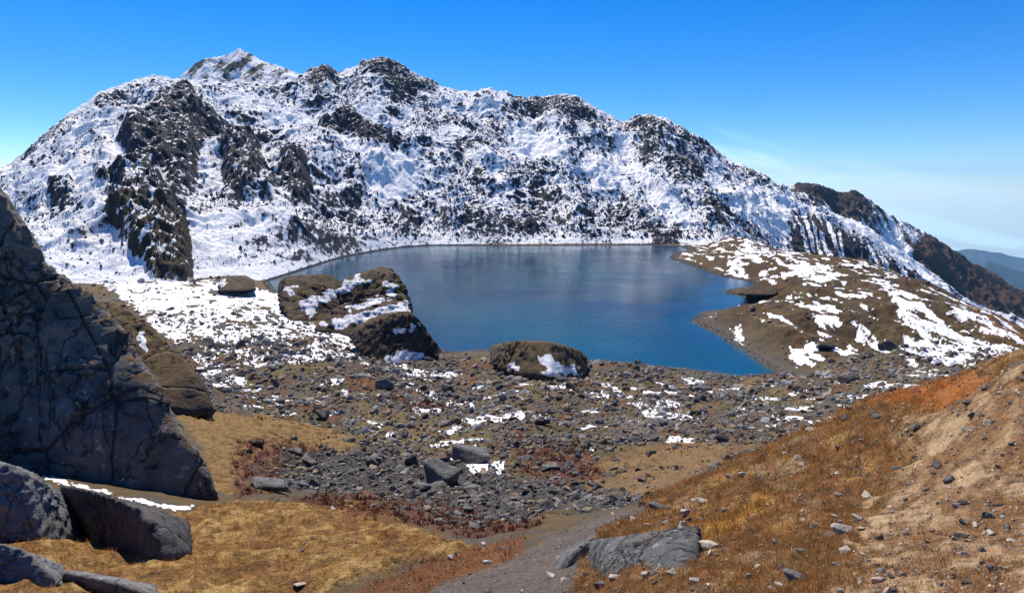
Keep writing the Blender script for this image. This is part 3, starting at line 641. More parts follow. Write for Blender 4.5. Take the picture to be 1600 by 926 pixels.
def low_rock(name, top, foot, rise, depth, *a, **k):
    """foot points sit on the ground, top points stand a little further back, then the rock runs on behind"""
    Pf = []; Ys = []
    for px, py in foot:
        x, Y, z = ground_hit(px, py); Pf += [(x, Y+.15, z-.15), (x*(1+depth/Y), Y+.15+depth, z-.3)]; Ys.append(Y)
    fx_ = [p_[0] for p_ in foot]
    for px, py in top:
        Y = float(np.interp(px, fx_, Ys))+rise; Pf += [P(px, py, Y), P(px, py+4, Y+depth*.7)]
    return hull_rock(name, Pf, *a, **k)
# great dark cliff on the left
cliff_low = scr_hull([(-420, 765, 27), (-420, 480, 31), (20, 420, 32), (95, 425, 32), (150, 458, 31.5), (196, 500, 31), (232, 570, 30), (262, 640, 28), (292, 700, 26.5), (348, 765, 25.3), (356, 790, 25), (250, 800, 25), (0, 760, 26)],
                     [(-300, 480, 52), (60, 440, 46), (150, 500, 42), (250, 650, 36), (0, 640, 52), (335, 760, 28)])
cliff_top = scr_hull([(-420, 760, 28.5), (-420, 260, 31), (-60, 195, 33.5), (-10, 262, 33.5), (22, 318, 33), (70, 395, 32.5), (100, 440, 32), (130, 700, 28.5), (60, 740, 28)], [(-300, 300, 52), (0, 400, 48), (60, 480, 46), (100, 640, 40)])
hull_rock('rock_outcrop', (cliff_low, cliff_top), M_cliff, 7, .085, .16, 60, 3, fine=3.2, strata=.03, sdir=(.9, .2, .35), sth=.3, center=P(0, 600, 35),
          tagd=('huge dark grey rock face with dry grass along its crest, beside the golden meadow', 'rock outcrop'))
hull_rock('rock_outcrop', scr_hull([(120, 470, 70), (175, 468, 66), (215, 490, 64), (260, 540, 60), (300, 570, 58), (330, 610, 56), (342, 652, 55), (280, 655, 53), (180, 640, 52), (120, 600, 55)],
          [(130, 475, 90), (230, 520, 85), (300, 590, 78), (320, 640, 70)]), M_outcrop, 6, .09, .22, 40, 8, fine=2, snow_scr=[[(212, 505), (222, 520), (236, 560), (230, 568), (220, 540)]],
          tagd=('brown grass-capped rock rising just behind the huge dark rock face', 'rock outcrop'))
# low rocks at the foot of the cliff
low_rock('rock_outcrop', [(-120, 716), (0, 717), (40, 730), (75, 762), (108, 800)], [(-120, 850), (0, 852), (60, 850), (124, 846)], .9, 2.2, M_slab, 6, .12, .12, 30, 14, fine=2, strata=.07,
          tagd=('light grey ridged rock under the huge cliff, at its lower left corner', 'rock outcrop'))
low_rock('rock_outcrop', [(90, 752), (150, 766), (215, 792), (258, 826), (285, 858)], [(108, 832), (150, 850), (200, 868), (245, 880), (300, 870)], .45, 2.0, M_bdark, 6, .15, .14, 26, 17, fine=2.5, strata=.05,
          tagd=('low black-shaded rock lying in front of the huge cliff on the golden grass', 'rock outcrop'))
low_rock('rock_slab', [(-80, 846), (0, 846), (35, 856), (62, 880), (90, 905)], [(-80, 915), (0, 912), (50, 918), (100, 922)], .4, 1.0, M_slab, 6, .11, .13, 24, 21, fine=2, strata=.04,
          tagd=('small grey rock in the grass below the ridged rock at the left border', 'rock slab'))
low_rock('rock_slab', [(95, 893), (140, 893), (190, 908), (235, 930)], [(90, 915), (150, 925), (200, 938), (245, 945)], .12, .8, M_slab, 5, .08, .16, 20, 23, fine=2,
          tagd=('low flat grey slab almost flush with the golden grass at the bottom edge', 'rock slab'))
# lakeside knolls
base_pts = [P(470, 545, 300), P(640, 545, 300), P(560, 545, 260), P(550, 530, 335)]
lobe_a = scr_hull([(556, 432, 300), (575, 421, 312), (608, 417, 314), (624, 432, 306), (641, 466, 285), (645, 490, 268), (600, 478, 268), (545, 466, 278), (524, 448, 292)], [(600, 422, 350), (560, 425, 345), (636, 460, 325)])+base_pts
lobe_b = scr_hull([(432, 452, 292), (445, 432, 300), (490, 427, 306), (522, 430, 306), (505, 455, 285), (475, 490, 262), (452, 503, 255), (436, 478, 268)], [(440, 436, 345), (500, 430, 345)])+base_pts
lobe_c = scr_hull([(488, 515, 240), (520, 482, 256), (560, 468, 266), (640, 470, 272), (647, 500, 253), (600, 522, 241), (540, 528, 236)], [(560, 463, 320), (640, 463, 315)])+base_pts
hull_rock('rock_knoll', (lobe_a, lobe_b, lobe_c), M_knoll, 7, .10, .12, 40, 31, strata=.08, sdir=(.5, -.62, .6), sth=.30, fine=1.8, center=P(552, 492, 293),
          snow_scr=[[(470, 475), (520, 450), (560, 430), (575, 438), (540, 455), (500, 475), (485, 500)], [(500, 505), (560, 490), (640, 470), (640, 485), (570, 505), (520, 515)], [(600, 440), (618, 448), (618, 465), (605, 460)], [(445, 452), (465, 448), (455, 462)], [(540, 478), (600, 462), (610, 470), (560, 485)]],
          tagd=('large layered brown knoll streaked with snow at the lake shore', 'rock knoll'))
hull_rock('rock_knoll', scr_hull([(541, 525, 218), (562, 507, 217), (600, 493, 214), (635, 489, 213), (655, 499, 211), (680, 532, 208), (698, 560, 206), (690, 578, 202), (640, 590, 197), (600, 582, 199), (560, 552, 208)],
          [(565, 503, 238), (600, 487, 240), (640, 484, 238), (662, 510, 232), (694, 552, 226)]), M_knoll, 6, .12, .16, 30, 37, fine=2, strata=.07, sdir=(.5, -.5, .7), sth=.4,
          snow_scr=[[(600, 560), (625, 545), (660, 548), (655, 572), (610, 574)], [(618, 515), (650, 510), (640, 518)], [(650, 500), (668, 522), (660, 520)]],
          tagd=('dark wedge-shaped rock with a brown top in front of the layered knoll', 'rock knoll'))
low_rock('rock_knoll', [(768, 556), (778, 541), (802, 531), (850, 529), (885, 537), (905, 556), (914, 582)], [(764, 572), (800, 590), (860, 598), (918, 594)], 12., 30, M_mound, 6, .17, .16, 20, 41, fine=2, strata=.08, sdir=(.7, -.4, .5), sth=.4,
          snow_scr=[[(838, 553), (852, 553), (880, 572), (898, 568), (905, 588), (880, 585), (860, 592), (845, 588), (855, 575)], [(792, 568), (802, 568), (812, 577), (795, 578)]],
          tagd=('rounded brown knoll with a snow patch standing alone on the near shore', 'rock knoll'))
hull_rock('rock_knoll', scr_hull([(338, 450, 320), (345, 434, 325), (370, 430, 330), (395, 436, 325), (402, 455, 312), (380, 464, 300), (345, 462, 302)], [(350, 437, 350), (395, 440, 350)]), M_knoll, 5, .07, .3, 20, 43,
          snow_scr=[[(340, 440), (352, 436), (350, 450)]], tagd=('small dark knoll between the snowfield and the end of the lake', 'rock knoll'))
hull_rock('rock_knoll', scr_hull([(1150, 461, 332), (1160, 452, 338), (1185, 447, 342), (1212, 448, 342), (1218, 458, 332), (1205, 467, 318), (1165, 466, 320)], [(1165, 450, 365), (1215, 451, 360)]), M_knoll, 5, .05, .3, 20, 47,
          tagd=('low dark rock at the mouth of the inlet between two brown headlands', 'rock knoll'))
hull_rock('rock_outcrop', scr_hull([(1560, 590, 9.8), (1580, 570, 10), (1600, 562, 10), (1650, 550, 10), (1700, 600, 9), (1600, 608, 9.2)], [(1600, 560, 12), (1680, 560, 12)]), M_bdark, 5, .06, .3, 20, 48,
          tagd=('dark rock at the top of the trail by the right border of the view', 'rock outcrop'))

# ---- single boulders and stones
PROTO = {}
def proto_mesh(matname, mat, k, sub, flat=1.):
    key = (matname, k)
    if key in PROTO: return PROTO[key]
    r = np.random.default_rng(900+k*7+len(matname)); P3 = r.normal(size=(11, 3)); P3 /= np.linalg.norm(P3, axis=1)[:, None]
    P3 *= np.array([1.1, .85, .72*flat])*(.85+.35*r.random((11, 1)))
    o = hull_rock('boulder', P3, mat, sub, .07, .4, 34, 200+k, fine=2)
    me = o.data; bpy.data.objects.remove(o)
    co = np.zeros(len(me.vertices)*3, np.float32); me.vertices.foreach_get('co', co); co = co.reshape(-1, 3); co[:, 2] -= (co[:, 2].max()+co[:, 2].min())/2
    me.vertices.foreach_set('co', co.ravel()); PROTO[key] = me; return me
MATS = {'grey': M_bgrey, 'dark': M_bdark, 'pale': M_bpale, 'slab': M_slab}
occupied = []
def place(px, py, wpx, kind, k, label, cat, group, name, flat=1., rz=0., sink=.25, sub=4, hr=None, ymin=1.3):
    x, Y, z = ground_hit(px, py, ymin); rr = wpx/2/F*math.hypot(1, .2)*Y
    me = proto_mesh(kind+('f' if flat < 1 else ''), MATS[kind], k % 6, sub, flat)
    o = bpy.data.objects.new(name, me); col.objects.link(o)
    o.location = (x, Y, z+rr*.5*flat*(1-2*sink)); o.rotation_euler = (rng.uniform(-.15, .15), rng.uniform(-.15, .15), rz); o.scale = (rr, rr, rr*(hr or 1))
    occupied.append((x, Y, rr)); tag(o, label, cat, group); return o
BF = 'boulders scattered over the moraine'
for a in [(738, 722, 72, 'grey', 0, 'rounded grey boulder with snow banked before it, uppermost of the two largest boulders', .8), (692, 752, 74, 'grey', 1, 'big grey boulder in shade below the snow-banked one in the boulder field', .9),
          (415, 764, 66, 'grey', 2, 'pale grey flat boulder at the edge of the red shrubs, beside the golden slope', .7), (402, 697, 26, 'dark', 3, 'small black boulder alone on the upper golden slope', 1.), (390, 708, 14, 'dark', 4, 'smallest black stone touching the lone black boulder on the golden slope', 1.),
          (645, 725, 30, 'dark', 5, 'dark round boulder at the head of the grey boulder field', 1.), (660, 765, 36, 'grey', 3, 'wide grey boulder left of the big shaded boulder', .8),
          (700, 610, 26, 'dark', 0, 'dark boulder below the snow apron of the wedge-shaped rock', 1.), (600, 605, 40, 'grey', 4, 'long grey boulder on the snow edge under the lakeside knolls', .7), (1128, 690, 26, 'dark', 1, 'dark boulder among snow scraps above the rust-coloured bank', 1.),
          (846, 662, 24, 'dark', 2, 'upright dark boulder amid the snow-dotted rubble', 1.1), (1325, 598, 34, 'dark', 3, 'dark boulder on the saddle behind the bank', .9), (1385, 545, 34, 'dark', 4, 'dark boulder between two snow streaks on the headland', .8),
          (505, 650, 30, 'grey', 5, 'grey slab boulder in the rubble left of the wedge-shaped rock', .7), (1290, 545, 30, 'dark', 2, 'dark boulder under the long snow patch of the headland', .8)]:
    place(a[0], a[1], a[2], a[3], a[4], a[5], 'boulder', BF, 'boulder', 1., rng.uniform(-.4, .4), .22, 4, a[6], 16)
low_rock('rock_slab', [(928, 876), (965, 862), (1055, 848), (1090, 868), (1098, 882)], [(920, 902), (960, 910), (1050, 906), (1100, 892)], .72, 1.2, M_fslab, 6, .12, .16, 26, 51, fine=2.5, strata=.04,
          tagd=('broad blue-grey lichened slab where the bank meets the gravel path', 'rock slab'))
low_rock('rock_slab', [(877, 884), (892, 863), (912, 847), (934, 842)], [(866, 898), (895, 888), (918, 868), (938, 850)], .3, .8, M_bgrey, 5, .08, .2, 16, 52, fine=2,
          tagd=('narrow grey slab edging the right side of the gravel path', 'rock slab'))
SG = 'pale stones lying on the grassy bank and trail'
named = [(1104, 857, 42, 'pale', 0, 'long cream stone lying on the top edge of the lichened slab', .6), (1315, 833, 40, 'pale', 1, 'largest cream stone in the middle of the rusty bank', .7), (1344, 828, 16, 'pale', 2, 'small cream stone touching the far end of the largest cream stone', .7),
         (1030, 797, 38, 'slab', 3, 'blue-grey flat rock among rust grass above the lichened slab', .6), (1072, 803, 24, 'pale', 4, 'cream flat stone right of the blue-grey flat rock', .6), (1040, 820, 20, 'pale', 5, 'cream stone just under the blue-grey flat rock', .7),
         (1098, 786, 22, 'pale', 0, 'cream stone in the cluster by the golden strip', .7), (1240, 905, 40, 'slab', 1, 'blue-grey stone sunk in rust grass near the bottom edge', .7), (1250, 862, 18, 'slab', 2, 'small blue-grey stone above the sunken one', .7),
         (960, 905, 24, 'pale', 3, 'round pale stone at the near foot of the lichened slab', .9), (1010, 900, 26, 'pale', 4, 'second pale stone at the near foot of the lichened slab', .7), (1050, 898, 26, 'pale', 5, 'third pale stone at the near foot of the lichened slab', .7),
         (940, 918, 26, 'grey', 0, 'grey round stone at the left foot of the lichened slab', .9), (1085, 910, 22, 'pale', 1, 'pale stone past the right foot of the lichened slab', .7), (467, 918, 22, 'pale', 2, 'pale stone on the left edge of the path near the bottom', .6),
         (757, 852, 14, 'pale', 3, 'pale upright stone where the meadow meets the path', 1.), (762, 880, 20, 'pale', 4, 'flat cream stone on the left verge of the path', .5), (705, 872, 16, 'pale', 5, 'small cream stone in the rusty path edge', .6),
         (860, 902, 18, 'pale', 0, 'cream stone on the right side of the path', .8), (1505, 818, 18, 'grey', 1, 'grey stone on the sandy trail, largest near its middle', .8), (1512, 846, 14, 'pale', 2, 'tan stone below the grey one on the sandy trail', 1.),
         (1450, 848, 12, 'grey', 3, 'small grey stone on the sand beside the rust patch', .8), (1573, 822, 16, 'dark', 4, 'dark stone on the trail nearest the right border', .8), (1560, 730, 12, 'dark', 5, 'dark pebble-sized stone higher up the sandy trail', .6),
         (1305, 808, 14, 'pale', 3, 'pale stone above the largest cream stone', .7), (1340, 812, 18, 'pale', 1, 'flat pale stone up the slope from the largest cream stone', .6), (1200, 790, 12, 'pale', 2, 'pale stone at the upper end of the golden strip', .8),
         (1160, 742, 16, 'pale', 4, 'pale stone on the crest of the bank', .7), (1138, 746, 12, 'pale', 5, 'smaller pale stone beside the one on the bank crest', .7), (1310, 775, 14, 'pale', 0, 'cream stone half way up the rusty bank', .9)]
for a in named:
    place(a[0], a[1], a[2], a[3], a[4], a[5], 'stone', SG, 'stone', 1., rng.uniform(-.5, .5), .2, 4, a[6])

# ---- scatter: candidate stones; the largest in view become single objects, the rest one mesh
def scatter(n, ya, yb, dens, rmin, rmax, alpha=2.2, smin=-.92, smax=.92):
    s = rng.uniform(smin, smax, n); Y = np.exp(rng.uniform(math.log(ya), math.log(yb), n))
    fx, fy = gidx(s, Y); i = np.clip(np.rint(fx).astype(int), 0, NC-1); j = np.clip(np.rint(fy).astype(int), 0, NR-1)
    keep = rng.random(n) < dens[j, i]; s, Y, i, j = s[keep], Y[keep], i[keep], j[keep]
    u = rng.random(len(s)); r = (rmin**-alpha+(rmax**-alpha-rmin**-alpha)*u)**(-1/alpha)
    z = gsample(GZ, s, Y); x = s*Y; rr = r*Y/F        # r in photo px: sized so that grain stays even up the slope
    ok = np.ones(len(x), bool)
    for ox, oy, orr in occupied: ok &= (x-ox)**2+(Y-oy)**2 > (orr*1.0+rr*.6)**2
    return x[ok], Y[ok], z[ok], rr[ok], r[ok]
# more big boulders as nearer ones must really be smaller or larger: two belts
belt1 = np.clip(.25*mor+.95*stonef+.75*mor*sstep(fbm2(lnx*.8, lny*.7, 4, 88), .0, .2)-.8*gold1-.5*mid_gold, 0, 1)*(lsd > 1)*(1-.9*bank)
belt_all = [scatter(30000, 17, 70, belt1, 2.2, 17, 2.0), scatter(75000, 60, 230, belt1, 1.8, 12, 2.0),
            scatter(16000, 190, 400, hill*sstep(hmo, -.15, .2)*.8*(1-.6*sn)*(lsd > 0), 1.2, 6, 2.4), scatter(12000, 150, 420, (1-hill)*(PXb < 720)*(lsd > 0)*(.45+.5*sstep(PYb, 470, 510)), 1.4, 8, 2.1),
            scatter(3000, 80, 260, ((GY > 100)*sstep(GX, 20, 60)*.6)*(1-hill)*(lsd > 1), 1.6, 9, 2)]
bank_st = [scatter(24000, 1.8, 15, np.clip(bank*.42+sand*.3, 0, 1)*(1-goldstrip)*sstep(nB+nA*.5, -.3, .3), 1.8, 14, 2.3, -.1, .92), scatter(3500, 6, 20, np.clip(path*.6+edge*.9, 0, 1), 1.5, 9, 2.1),
           scatter(3000, 6, 60, np.clip(gold2*.5+gold1*.6, 0, 1)*sstep(nB, -.1, .3), 1.6, 9, 2.2),
           scatter(1800, 3, 12, reg([(900, 926), (1130, 926), (1130, 860), (1060, 780), (960, 830)], 3, 13, 10), 3, 10, 2.), scatter(1000, 2.5, 7, reg([(1340, 900), (1560, 880), (1600, 960), (1340, 960)], 1, 7, 10)*.8, 4, 14, 2.), scatter(300, 5, 11, reg([(1430, 720), (1490, 720), (1490, 760), (1430, 750)], 1, 12, 6), 4, 13, 2.)]
cand = []
for gi, g in enumerate(belt_all+bank_st):
    for x, Y, z, rr, r in zip(*g): cand.append((x, Y, z, rr, r, gi))
cand = np.array(cand)
PXc, PYc = project(cand[:, 0], cand[:, 1], cand[:, 2])
inview = (PXc > 5) & (PXc < 1595) & (PYc < 918) & (PYc > 300)
vis = inview.copy()
# is the spot hidden by nearer ground?
for q in np.linspace(.15, .97, 28):
    Yq = np.maximum(cand[:, 1]*q, 1.25); lz = H+(cand[:, 2]+cand[:, 3]*.6-H)*(Yq/cand[:, 1]); vis &= gsample(GZ, cand[:, 0]/cand[:, 1], Yq) < lz+.02
vis &= ~((PXc < 360) & (PYc > 430) & (cand[:, 1] > 24))
order = np.argsort(-np.where(vis, cand[:, 4], -1)); n_single = 300-len(named)-15
single = np.zeros(len(cand), bool)
isstone = cand[:, 5] >= 5
sb = [i for i in order if not isstone[i]][:150]; ss = [i for i in order if isstone[i]][:n_single-150]
single[sb+ss] = True
ORD = 'first second third fourth fifth sixth seventh eighth ninth tenth eleventh twelfth'.split()
def name_rows(items, noun, cat):
    """items: (object, tone, size, where, px, py): one label each, by rows from far to near and from the left within a row"""
    groups = {}
    for it in items: groups.setdefault((it[1], it[3]), []).append(it)
    for (tone, where), g in groups.items():
        g.sort(key=lambda t: t[5]); rows = max(1, math.ceil(len(g)/8)); rows = min(rows, 4); per = math.ceil(len(g)/rows)
        names = {1: [''], 2: ['farther half of ', 'nearer half of '], 3: ['far part of ', 'middle of ', 'near part of '], 4: ['farthest part of ', 'upper middle of ', 'lower middle of ', 'nearest part of ']}[rows]
        for k in range(rows):
            row = sorted(g[k*per:(k+1)*per], key=lambda t: t[4])
            for q, it in enumerate(row):
                o = ORD[q] if q < 12 else 'last'
                pos = 'alone' if len(row) == 1 else f'{o} from left'
                nm = names[k]
                tag(it[0], f'{it[2]} {tone} {noun}, {pos}, {nm}{where}' if nm else f'{it[2]} {tone} {noun}, {pos} in {where}', cat, f'{tone} {noun}s in {where}')
REGB = [(lambda px, py, Y: Y < 34, 'the rubble by the path'), (lambda px, py, Y: Y < 70 and px < 640, 'the grey boulder field'), (lambda px, py, Y: Y < 70 and px < 850, 'rubble round the two largest boulders'),
        (lambda px, py, Y: Y < 75, 'the hollow behind the bank'), (lambda px, py, Y: px < 560, 'rubble below the snowfield'), (lambda px, py, Y: px < 920, 'rubble below the lone knoll'),
        (lambda px, py, Y: px < 1220, 'moraine right of the knoll'), (lambda px, py, Y: True, 'the saddle under the headland')]
items = []
for i in sb:
    px, py, r = PXc[i], PYc[i], cand[i, 4]; x, Y, z, rr = cand[i, :4]
    kind = 'grey' if rng.random() < .6 else 'dark'
    where = next(t for f_, t in REGB if f_(px, py, Y)); size = 'large' if r > 12 else 'medium' if r > 8.5 else 'small'
    me = proto_mesh(kind, MATS[kind], int(rng.integers(6)), 4, 1.)
    o = bpy.data.objects.new('boulder', me); col.objects.link(o); o.location = (x, Y, z+rr*.12); o.rotation_euler = (rng.uniform(-.3, .3), rng.uniform(-.3, .3), rng.uniform(0, 6.28)); o.scale = (rr, rr*rng.uniform(.8, 1.2), rr*rng.uniform(.6, 1.1))
    items.append((o, kind, size, where, px, py))
name_rows(items, 'boulder', 'boulder')
REGS = [(lambda px, py, g: g == 8, 'stones round the lichened slab'), (lambda px, py, g: g == 6, 'the gravel path verges'), (lambda px, py, g: g == 7, 'the golden meadow'), (lambda px, py, g: g == 10, 'the dark cluster on the trail'),
        (lambda px, py, g: g == 9, 'the loose pile low on the trail'), (lambda px, py, g: px > 1370, 'the sandy trail'), (lambda px, py, g: True, 'the rusty bank grass')]
items = []
for i in ss:
    px, py, r, g = PXc[i], PYc[i], cand[i, 4], int(cand[i, 5]); x, Y, z, rr = cand[i, :4]
    where = next(t for f_, t in REGS if f_(px, py, g)); kind = ('dark' if rng.random() < .8 else 'grey') if g == 10 else ('pale' if rng.random() < (.6 if px < 1350 else .35) else ('grey' if rng.random() < .7 else 'dark'))
    me = proto_mesh(kind, MATS[kind], int(rng.integers(6)), 4, 1.)
    o = bpy.data.objects.new('stone', me); col.objects.link(o); o.location = (x, Y, z+rr*.18); o.rotation_euler = (rng.uniform(-.3, .3), rng.uniform(-.3, .3), rng.uniform(0, 6.28)); o.scale = (rr, rr*rng.uniform(.7, 1.1), rr*rng.uniform(.6, 1.1))
    items.append((o, kind, 'larger' if r > 9 else 'small', where, px, py))
name_rows(items, 'stone', 'stone')
def stone_mass(name, arr, mat, sub, colfn, label, flat=(.55, .95), seed=1, sinkf=.1):
    if len(arr) == 0: return
    r = np.random.default_rng(seed); v, f = ICO[sub]; K = 14; shapes = []
    for k in range(K):
        P3 = r.normal(size=(11, 3)); P3 /= np.linalg.norm(P3, axis=1)[:, None]; c, pl = hull_planes(P3)
        q = v@pl[:, :3].T; inv = np.maximum(q, 1e-4)/pl[:, 3]; rr = 1/((inv**18).sum(1)**(1/18)); shapes.append(v*rr[:, None]*1.1)
    shapes = np.array(shapes); n = len(arr); k = r.integers(K, size=n); a = r.uniform(0, 6.28, n)
    V = shapes[k]; sx = arr[:, 3][:, None]*r.uniform(.8, 1.2, (n, 1)); sy = sx*r.uniform(.6, 1., (n, 1)); sz = sx*r.uniform(*flat, (n, 1))
    X = V[..., 0]*sx; Y_ = V[..., 1]*sy; Z_ = V[..., 2]*sz+r.uniform(-.25, .25, (n, 1))*X
    ca, sa = np.cos(a)[:, None], np.sin(a)[:, None]
    out_ = np.stack([X*ca-Y_*sa+arr[:, 0][:, None], X*sa+Y_*ca+arr[:, 1][:, None], Z_+(arr[:, 2]+arr[:, 3]*sinkf)[:, None]], -1)
    F_ = f[None]+(np.arange(n)*len(v))[:, None, None]
    colv = np.repeat(colfn(r, n), len(v), 0)
    o = mesh_obj(name, out_.reshape(-1, 3), F_.reshape(-1, 3), mat, attrs={'col': colv}, smooth=False)
    tag(o, label, 'stones', None, 'stuff'); return o
def c_mor(r, n):
    base = np.where(r.random((n, 1)) < .55, np.array([[.15, .15, .15]]), np.array([[.19, .145, .10]])); return base*r.uniform(.3, 1.9, (n, 1))
def c_bank(r, n):
    base = np.where(r.random((n, 1)) < .45, np.array([[.38, .33, .26]]), np.array([[.19, .165, .14]])); return base*r.uniform(.5, 1.3, (n, 1))
rest = cand[~single]; st = rest[:, 5] >= 5
stone_mass('stones', rest[~st & (rest[:, 1] < 75)], M_stones, 2, lambda r_, n_: c_mor(r_, n_)*.78, 'countless grey stones and boulders filling the moraine hollow', seed=2)
stone_mass('stones', rest[~st & (rest[:, 1] >= 75)], M_stones, 2, c_mor, 'countless grey rubble stones strewn between snow scraps near the shore', seed=3)
stone_mass('gravel', rest[st], M_stones, 2, c_bank, 'small loose stones and gravel on the bank, path and trail', seed=4)
tiny = [scatter(110000, 17, 240, np.clip(mor*.9+stonef, 0, 1)*(lsd > .5)*(1-.9*bank)*(1-gold1), .7, 2.2, 2), ]
tiny = np.concatenate([np.stack(t, 1) for t in tiny])
stone_mass('rubble', tiny, M_stones, 1, c_mor, 'fine dark rubble between the boulders of the moraine', seed=5)
peb = np.stack(scatter(30000, 1.6, 18, np.clip(sand*.6+path*.6+bank*.2, 0, 1), .5, 1.8, 2, -.6, .92), 1)
stone_mass('gravel', peb, M_stones, 1, c_bank, 'fine gravel on the sandy trail and the footpath', seed=6)
# shore stones along the far and near waterline
m_ = (np.abs(lsd) < 2.5) & (GY > 180) & (GY < 800); jj, ii = np.nonzero(m_); pick = rng.choice(len(jj), min(7000, len(jj)), False)
sx_, sy_ = GX[jj[pick], ii[pick]], GY[jj[pick], ii[pick]]
shore = np.stack([sx_, sy_, np.maximum(GZ[jj[pick], ii[pick]], -.1), rng.uniform(.8, 2.2, len(pick))*sy_/F*.8], 1)
stone_mass('stones', shore, M_farstones, 1, c_mor, 'dark stones in a line along the waterline of the lake', seed=7)
# rocks poking out of the snow on the mountain
n = 125000; mi = rng.integers(20, 540, n); mj = rng.integers(60, 1440, n)
dn = fbm2(MV[mi, mj, 0]/60, MV[mi, mj, 1]/90, 4, 140)
pyv = MPY[mi, mj]; keep = rng.random(n) < np.clip(.35+dn*1.3+.35*sstep(pyv, 260, 370), .03, 1)
keep &= rng.random(n) < np.clip(1.35-1.2*np.clip(msnow[mi, mj]-.5, 0, 1), .1, 1)
for poly, k_ in snowy: keep &= ~((sdpoly(MPX[mi, mj], pyv, poly, 10) < 0) & (rng.random(n) < .75))
mi, mj = mi[keep], mj[keep]; q = MV[mi, mj]; rr = (rng.pareto(2.6, len(mi))+1)*.85; rr = np.clip(rr, .8, 5)*q[:, 1]/1000
def c_mt(r, n): return np.array([[.05, .048, .058]])*r.uniform(.5, 1.8, (n, 1))
stone_mass('rocks', np.concatenate([q, rr[:, None]], 1), M_farstones, 1, c_mt, 'dark rocks poking out of the snow all over the mountain face', seed=8, flat=(.6, 1.1), sinkf=.25)

# ------------------------------------------------------------------ grass and low shrubs
def blades(name, n, ya, yb, dens, hpx, colfn, label, cat='grass', per=5, smin=-.92, smax=.92, wfac=.09, seed=1, spread=1.3, lean=1.2, hmin=.03, hmax=.22):
    s = rng.uniform(smin, smax, n); Y = np.exp(rng.uniform(math.log(ya), math.log(yb), n))
    fx, fy = gidx(s, Y); i = np.clip(np.rint(fx).astype(int), 0, NC-1); j = np.clip(np.rint(fy).astype(int), 0, NR-1)
    k = rng.random(n) < dens[j, i]; s, Y, i, j = s[k], Y[k], i[k], j[k]; x = s*Y; z = gsample(GZ, s, Y); cc = C[j, i]
    h = np.clip(rng.uniform(.5, 1.3, len(x))*hpx*Y/F, hmin, hmax); m = len(x)
    x, Y, z, h, cc = [np.repeat(a, per, 0) for a in (x, Y, z, h, cc)]; M = len(x)
    tint = np.repeat(rng.uniform(.6, 1.45, m), per)*rng.uniform(.75, 1.25, M)
    a = rng.uniform(0, 6.28, M); ox = np.cos(a)*h*spread*rng.random(M); oy = np.sin(a)*h*spread*rng.random(M)
    hh = h*rng.uniform(.5, 1.1, M); tx = ox+np.cos(a)*hh*lean*rng.random(M); ty = oy+np.sin(a)*hh*lean*rng.random(M)
    b = rng.uniform(0, 6.28, M); wx = np.cos(b)*h*wfac; wy = np.sin(b)*h*wfac
    A = np.stack([x+ox-wx, Y+oy-wy, z-.02*h], 1); B = np.stack([x+ox+wx, Y+oy+wy, z-.02*h], 1); T_ = np.stack([x+tx, Y+ty, z+hh], 1)
    V = np.stack([A, B, T_], 1).reshape(-1, 3); colv = np.repeat(colfn(cc, M)*tint[:, None], 3, 0)
    o = mesh_obj(name, V, np.arange(M*3).reshape(-1, 3), M_grass, attrs={'col': np.clip(colv, 0, 1)}, smooth=False)
    tag(o, label, cat, None, 'stuff')
def g_bank(c, M):
    pal = np.array([[.44, .20, .055], [.34, .13, .035], [.52, .33, .12], [.16, .08, .03], [.27, .20, .08]])
    return pal[rng.choice(5, M, p=[.32, .25, .2, .15, .08])]*.6+c*.7
def g_gold(c, M):
    pal = np.array([[.36, .21, .06], [.28, .14, .04], [.42, .27, .10], [.16, .09, .03]]); return pal[rng.choice(4, M, p=[.35, .3, .12, .23])]*.45+c*.5
grassy = np.clip(bank*(1-sand*.85)*(1-path), 0, 1)
patchy = sstep(nC+nB*.5, -.35, .15)
blades('grass', 80000, 2.2, 16, np.clip(grassy*(.2+.8*patchy), 0, 1), 5.5, g_bank, 'short rust and ochre dry grass covering the foreground bank', smin=-.05, per=6)
blades('grass', 16000, 2.0, 13, np.clip(sand*sstep(nA+nB*.6, -.05, .3)*.4, 0, 1), 6, g_bank, 'thin dry grass on the edges of the sandy trail', smin=.2, per=5)
blades('grass', 38000, 7, 34, np.clip(gold2*(1-path), 0, 1)*(.15+.7*patchy), 4.2, g_gold, 'golden dry meadow grass between the cliff and the path', smax=.2, per=5, hmax=.25, hmin=.04)
blades('grass', 12000, 24, 110, np.clip(gold1+mid_gold*.7, 0, 1)*.8, 4.5, g_gold, 'golden grass on the upper slope and the hollow', per=5, hmax=.5, hmin=.1)
blades('grass', 2500, 5, 12, goldstrip, 11, g_gold, 'tall pale golden grass in a narrow strip beside the slab', smin=.2, smax=.5, per=7, hmax=.3)
blades('grass', 9000, 6, 20, np.clip(edge*(1-path)+reg([(830, 970), (900, 880), (960, 815), (1040, 768), (1010, 850), (930, 960)], 5, 16, 10, nC), 0, 1)*(1-path), 9, g_bank, 'rusty grass tufts along both edges of the footpath', per=6, smin=-.5)
blades('grass', 5200, 2.4, 16, np.clip(grassy*(1-goldstrip), 0, 1)*sstep(nB-nC*.4, -.2, .2), 10, g_bank, 'taller tussocks of dry grass standing out of the short turf of the bank', smin=-.05, per=34, spread=.8, lean=.7, wfac=.03)
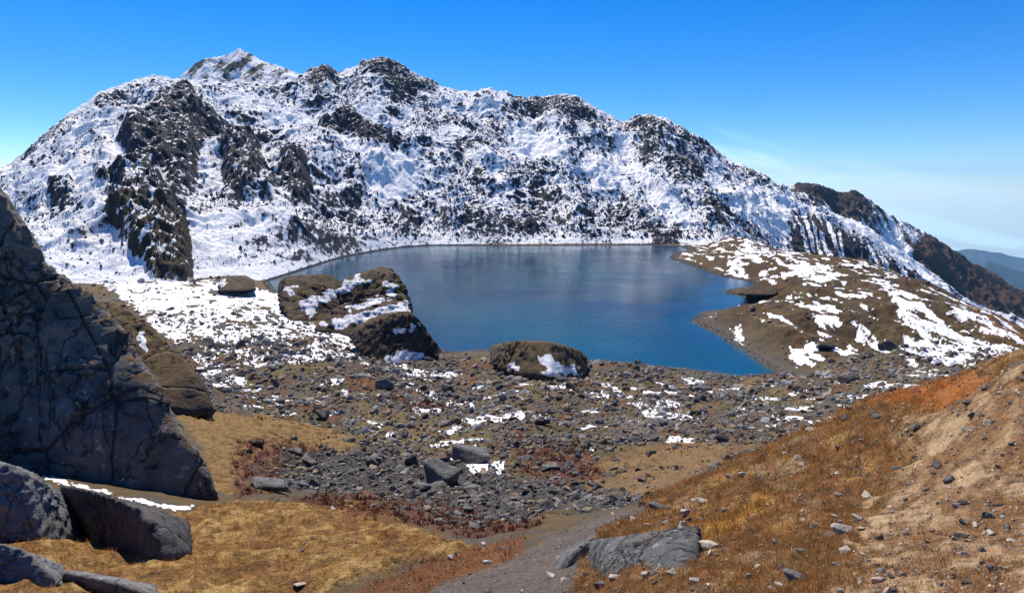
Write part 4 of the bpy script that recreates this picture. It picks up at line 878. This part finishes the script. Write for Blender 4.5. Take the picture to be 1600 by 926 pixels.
blades('grass', 2600, 8, 32, np.clip(gold2*(1-path), 0, 1)*sstep(-nB+nC*.5, .0, .3), 8, g_bank, 'brown grass tussocks dotted over the golden meadow', smax=.2, per=30, spread=1., lean=.8, wfac=.04, hmax=.4)
def g_red(c, M):
    pal = np.array([[.10, .022, .014], [.055, .02, .014], [.16, .055, .02], [.04, .03, .02]]); return pal[rng.choice(4, M)]
redm = np.zeros(GX.shape)
for rp in ([(370, 690), (470, 690), (560, 705), (470, 715), (430, 760), (370, 780), (360, 730)], [(660, 765), (760, 790), (900, 830), (760, 850), (690, 830), (520, 800), (430, 775), (560, 770)], [(800, 690), (900, 700), (960, 740), (880, 760), (800, 735)], [(590, 620), (720, 615), (740, 640), (640, 650)]):
    redm = np.maximum(redm, reg(rp, 14, 160, 12, nB, 18))
blades('shrubs', 16000, 14, 160, redm*sstep(nC+nB*.5, -.25, .1), 6, g_red, 'low dark red shrubs fringing the boulder field', 'shrubs', per=8, wfac=.2, hmax=1.0, hmin=.1, spread=.9, lean=1.)
blades('shrubs', 14000, 17, 150, np.clip(mor*sstep(nA-nB*.7, .0, .22)*.6, 0, 1), 4, lambda c, M: c*rng.uniform(.5, 1.5, (M, 1)), 'low brown heath growing between the moraine stones', 'shrubs', per=6, wfac=.2, hmax=.7, hmin=.1, spread=.9, lean=1.)

# ------------------------------------------------------------------ the air
hm = bpy.data.materials.new('haze'); hm.use_nodes = True; ht = hm.node_tree; ht.nodes.clear()
ho = ht.nodes.new('ShaderNodeOutputMaterial'); pv = ht.nodes.new('ShaderNodeVolumePrincipled'); ht.links.new(pv.outputs[0], ho.inputs['Volume'])
pv.inputs['Color'].default_value = (.28, .6, 1, 1); pv.inputs['Density'].default_value = 2.6e-5; pv.inputs['Anisotropy'].default_value = .0
hv = np.array([[x, y, z] for x in (-2500, 27000) for y in (-60, 23500) for z in (-5200, 900)], float)
hz = mesh_obj('haze', hv, np.array([[0, 1, 3, 2], [4, 6, 7, 5], [0, 4, 5, 1], [2, 3, 7, 6], [0, 2, 6, 4], [1, 5, 7, 3]]), hm, smooth=False)
tag(hz, 'thin blue air between the viewer and the far ranges', 'haze', None, 'stuff')
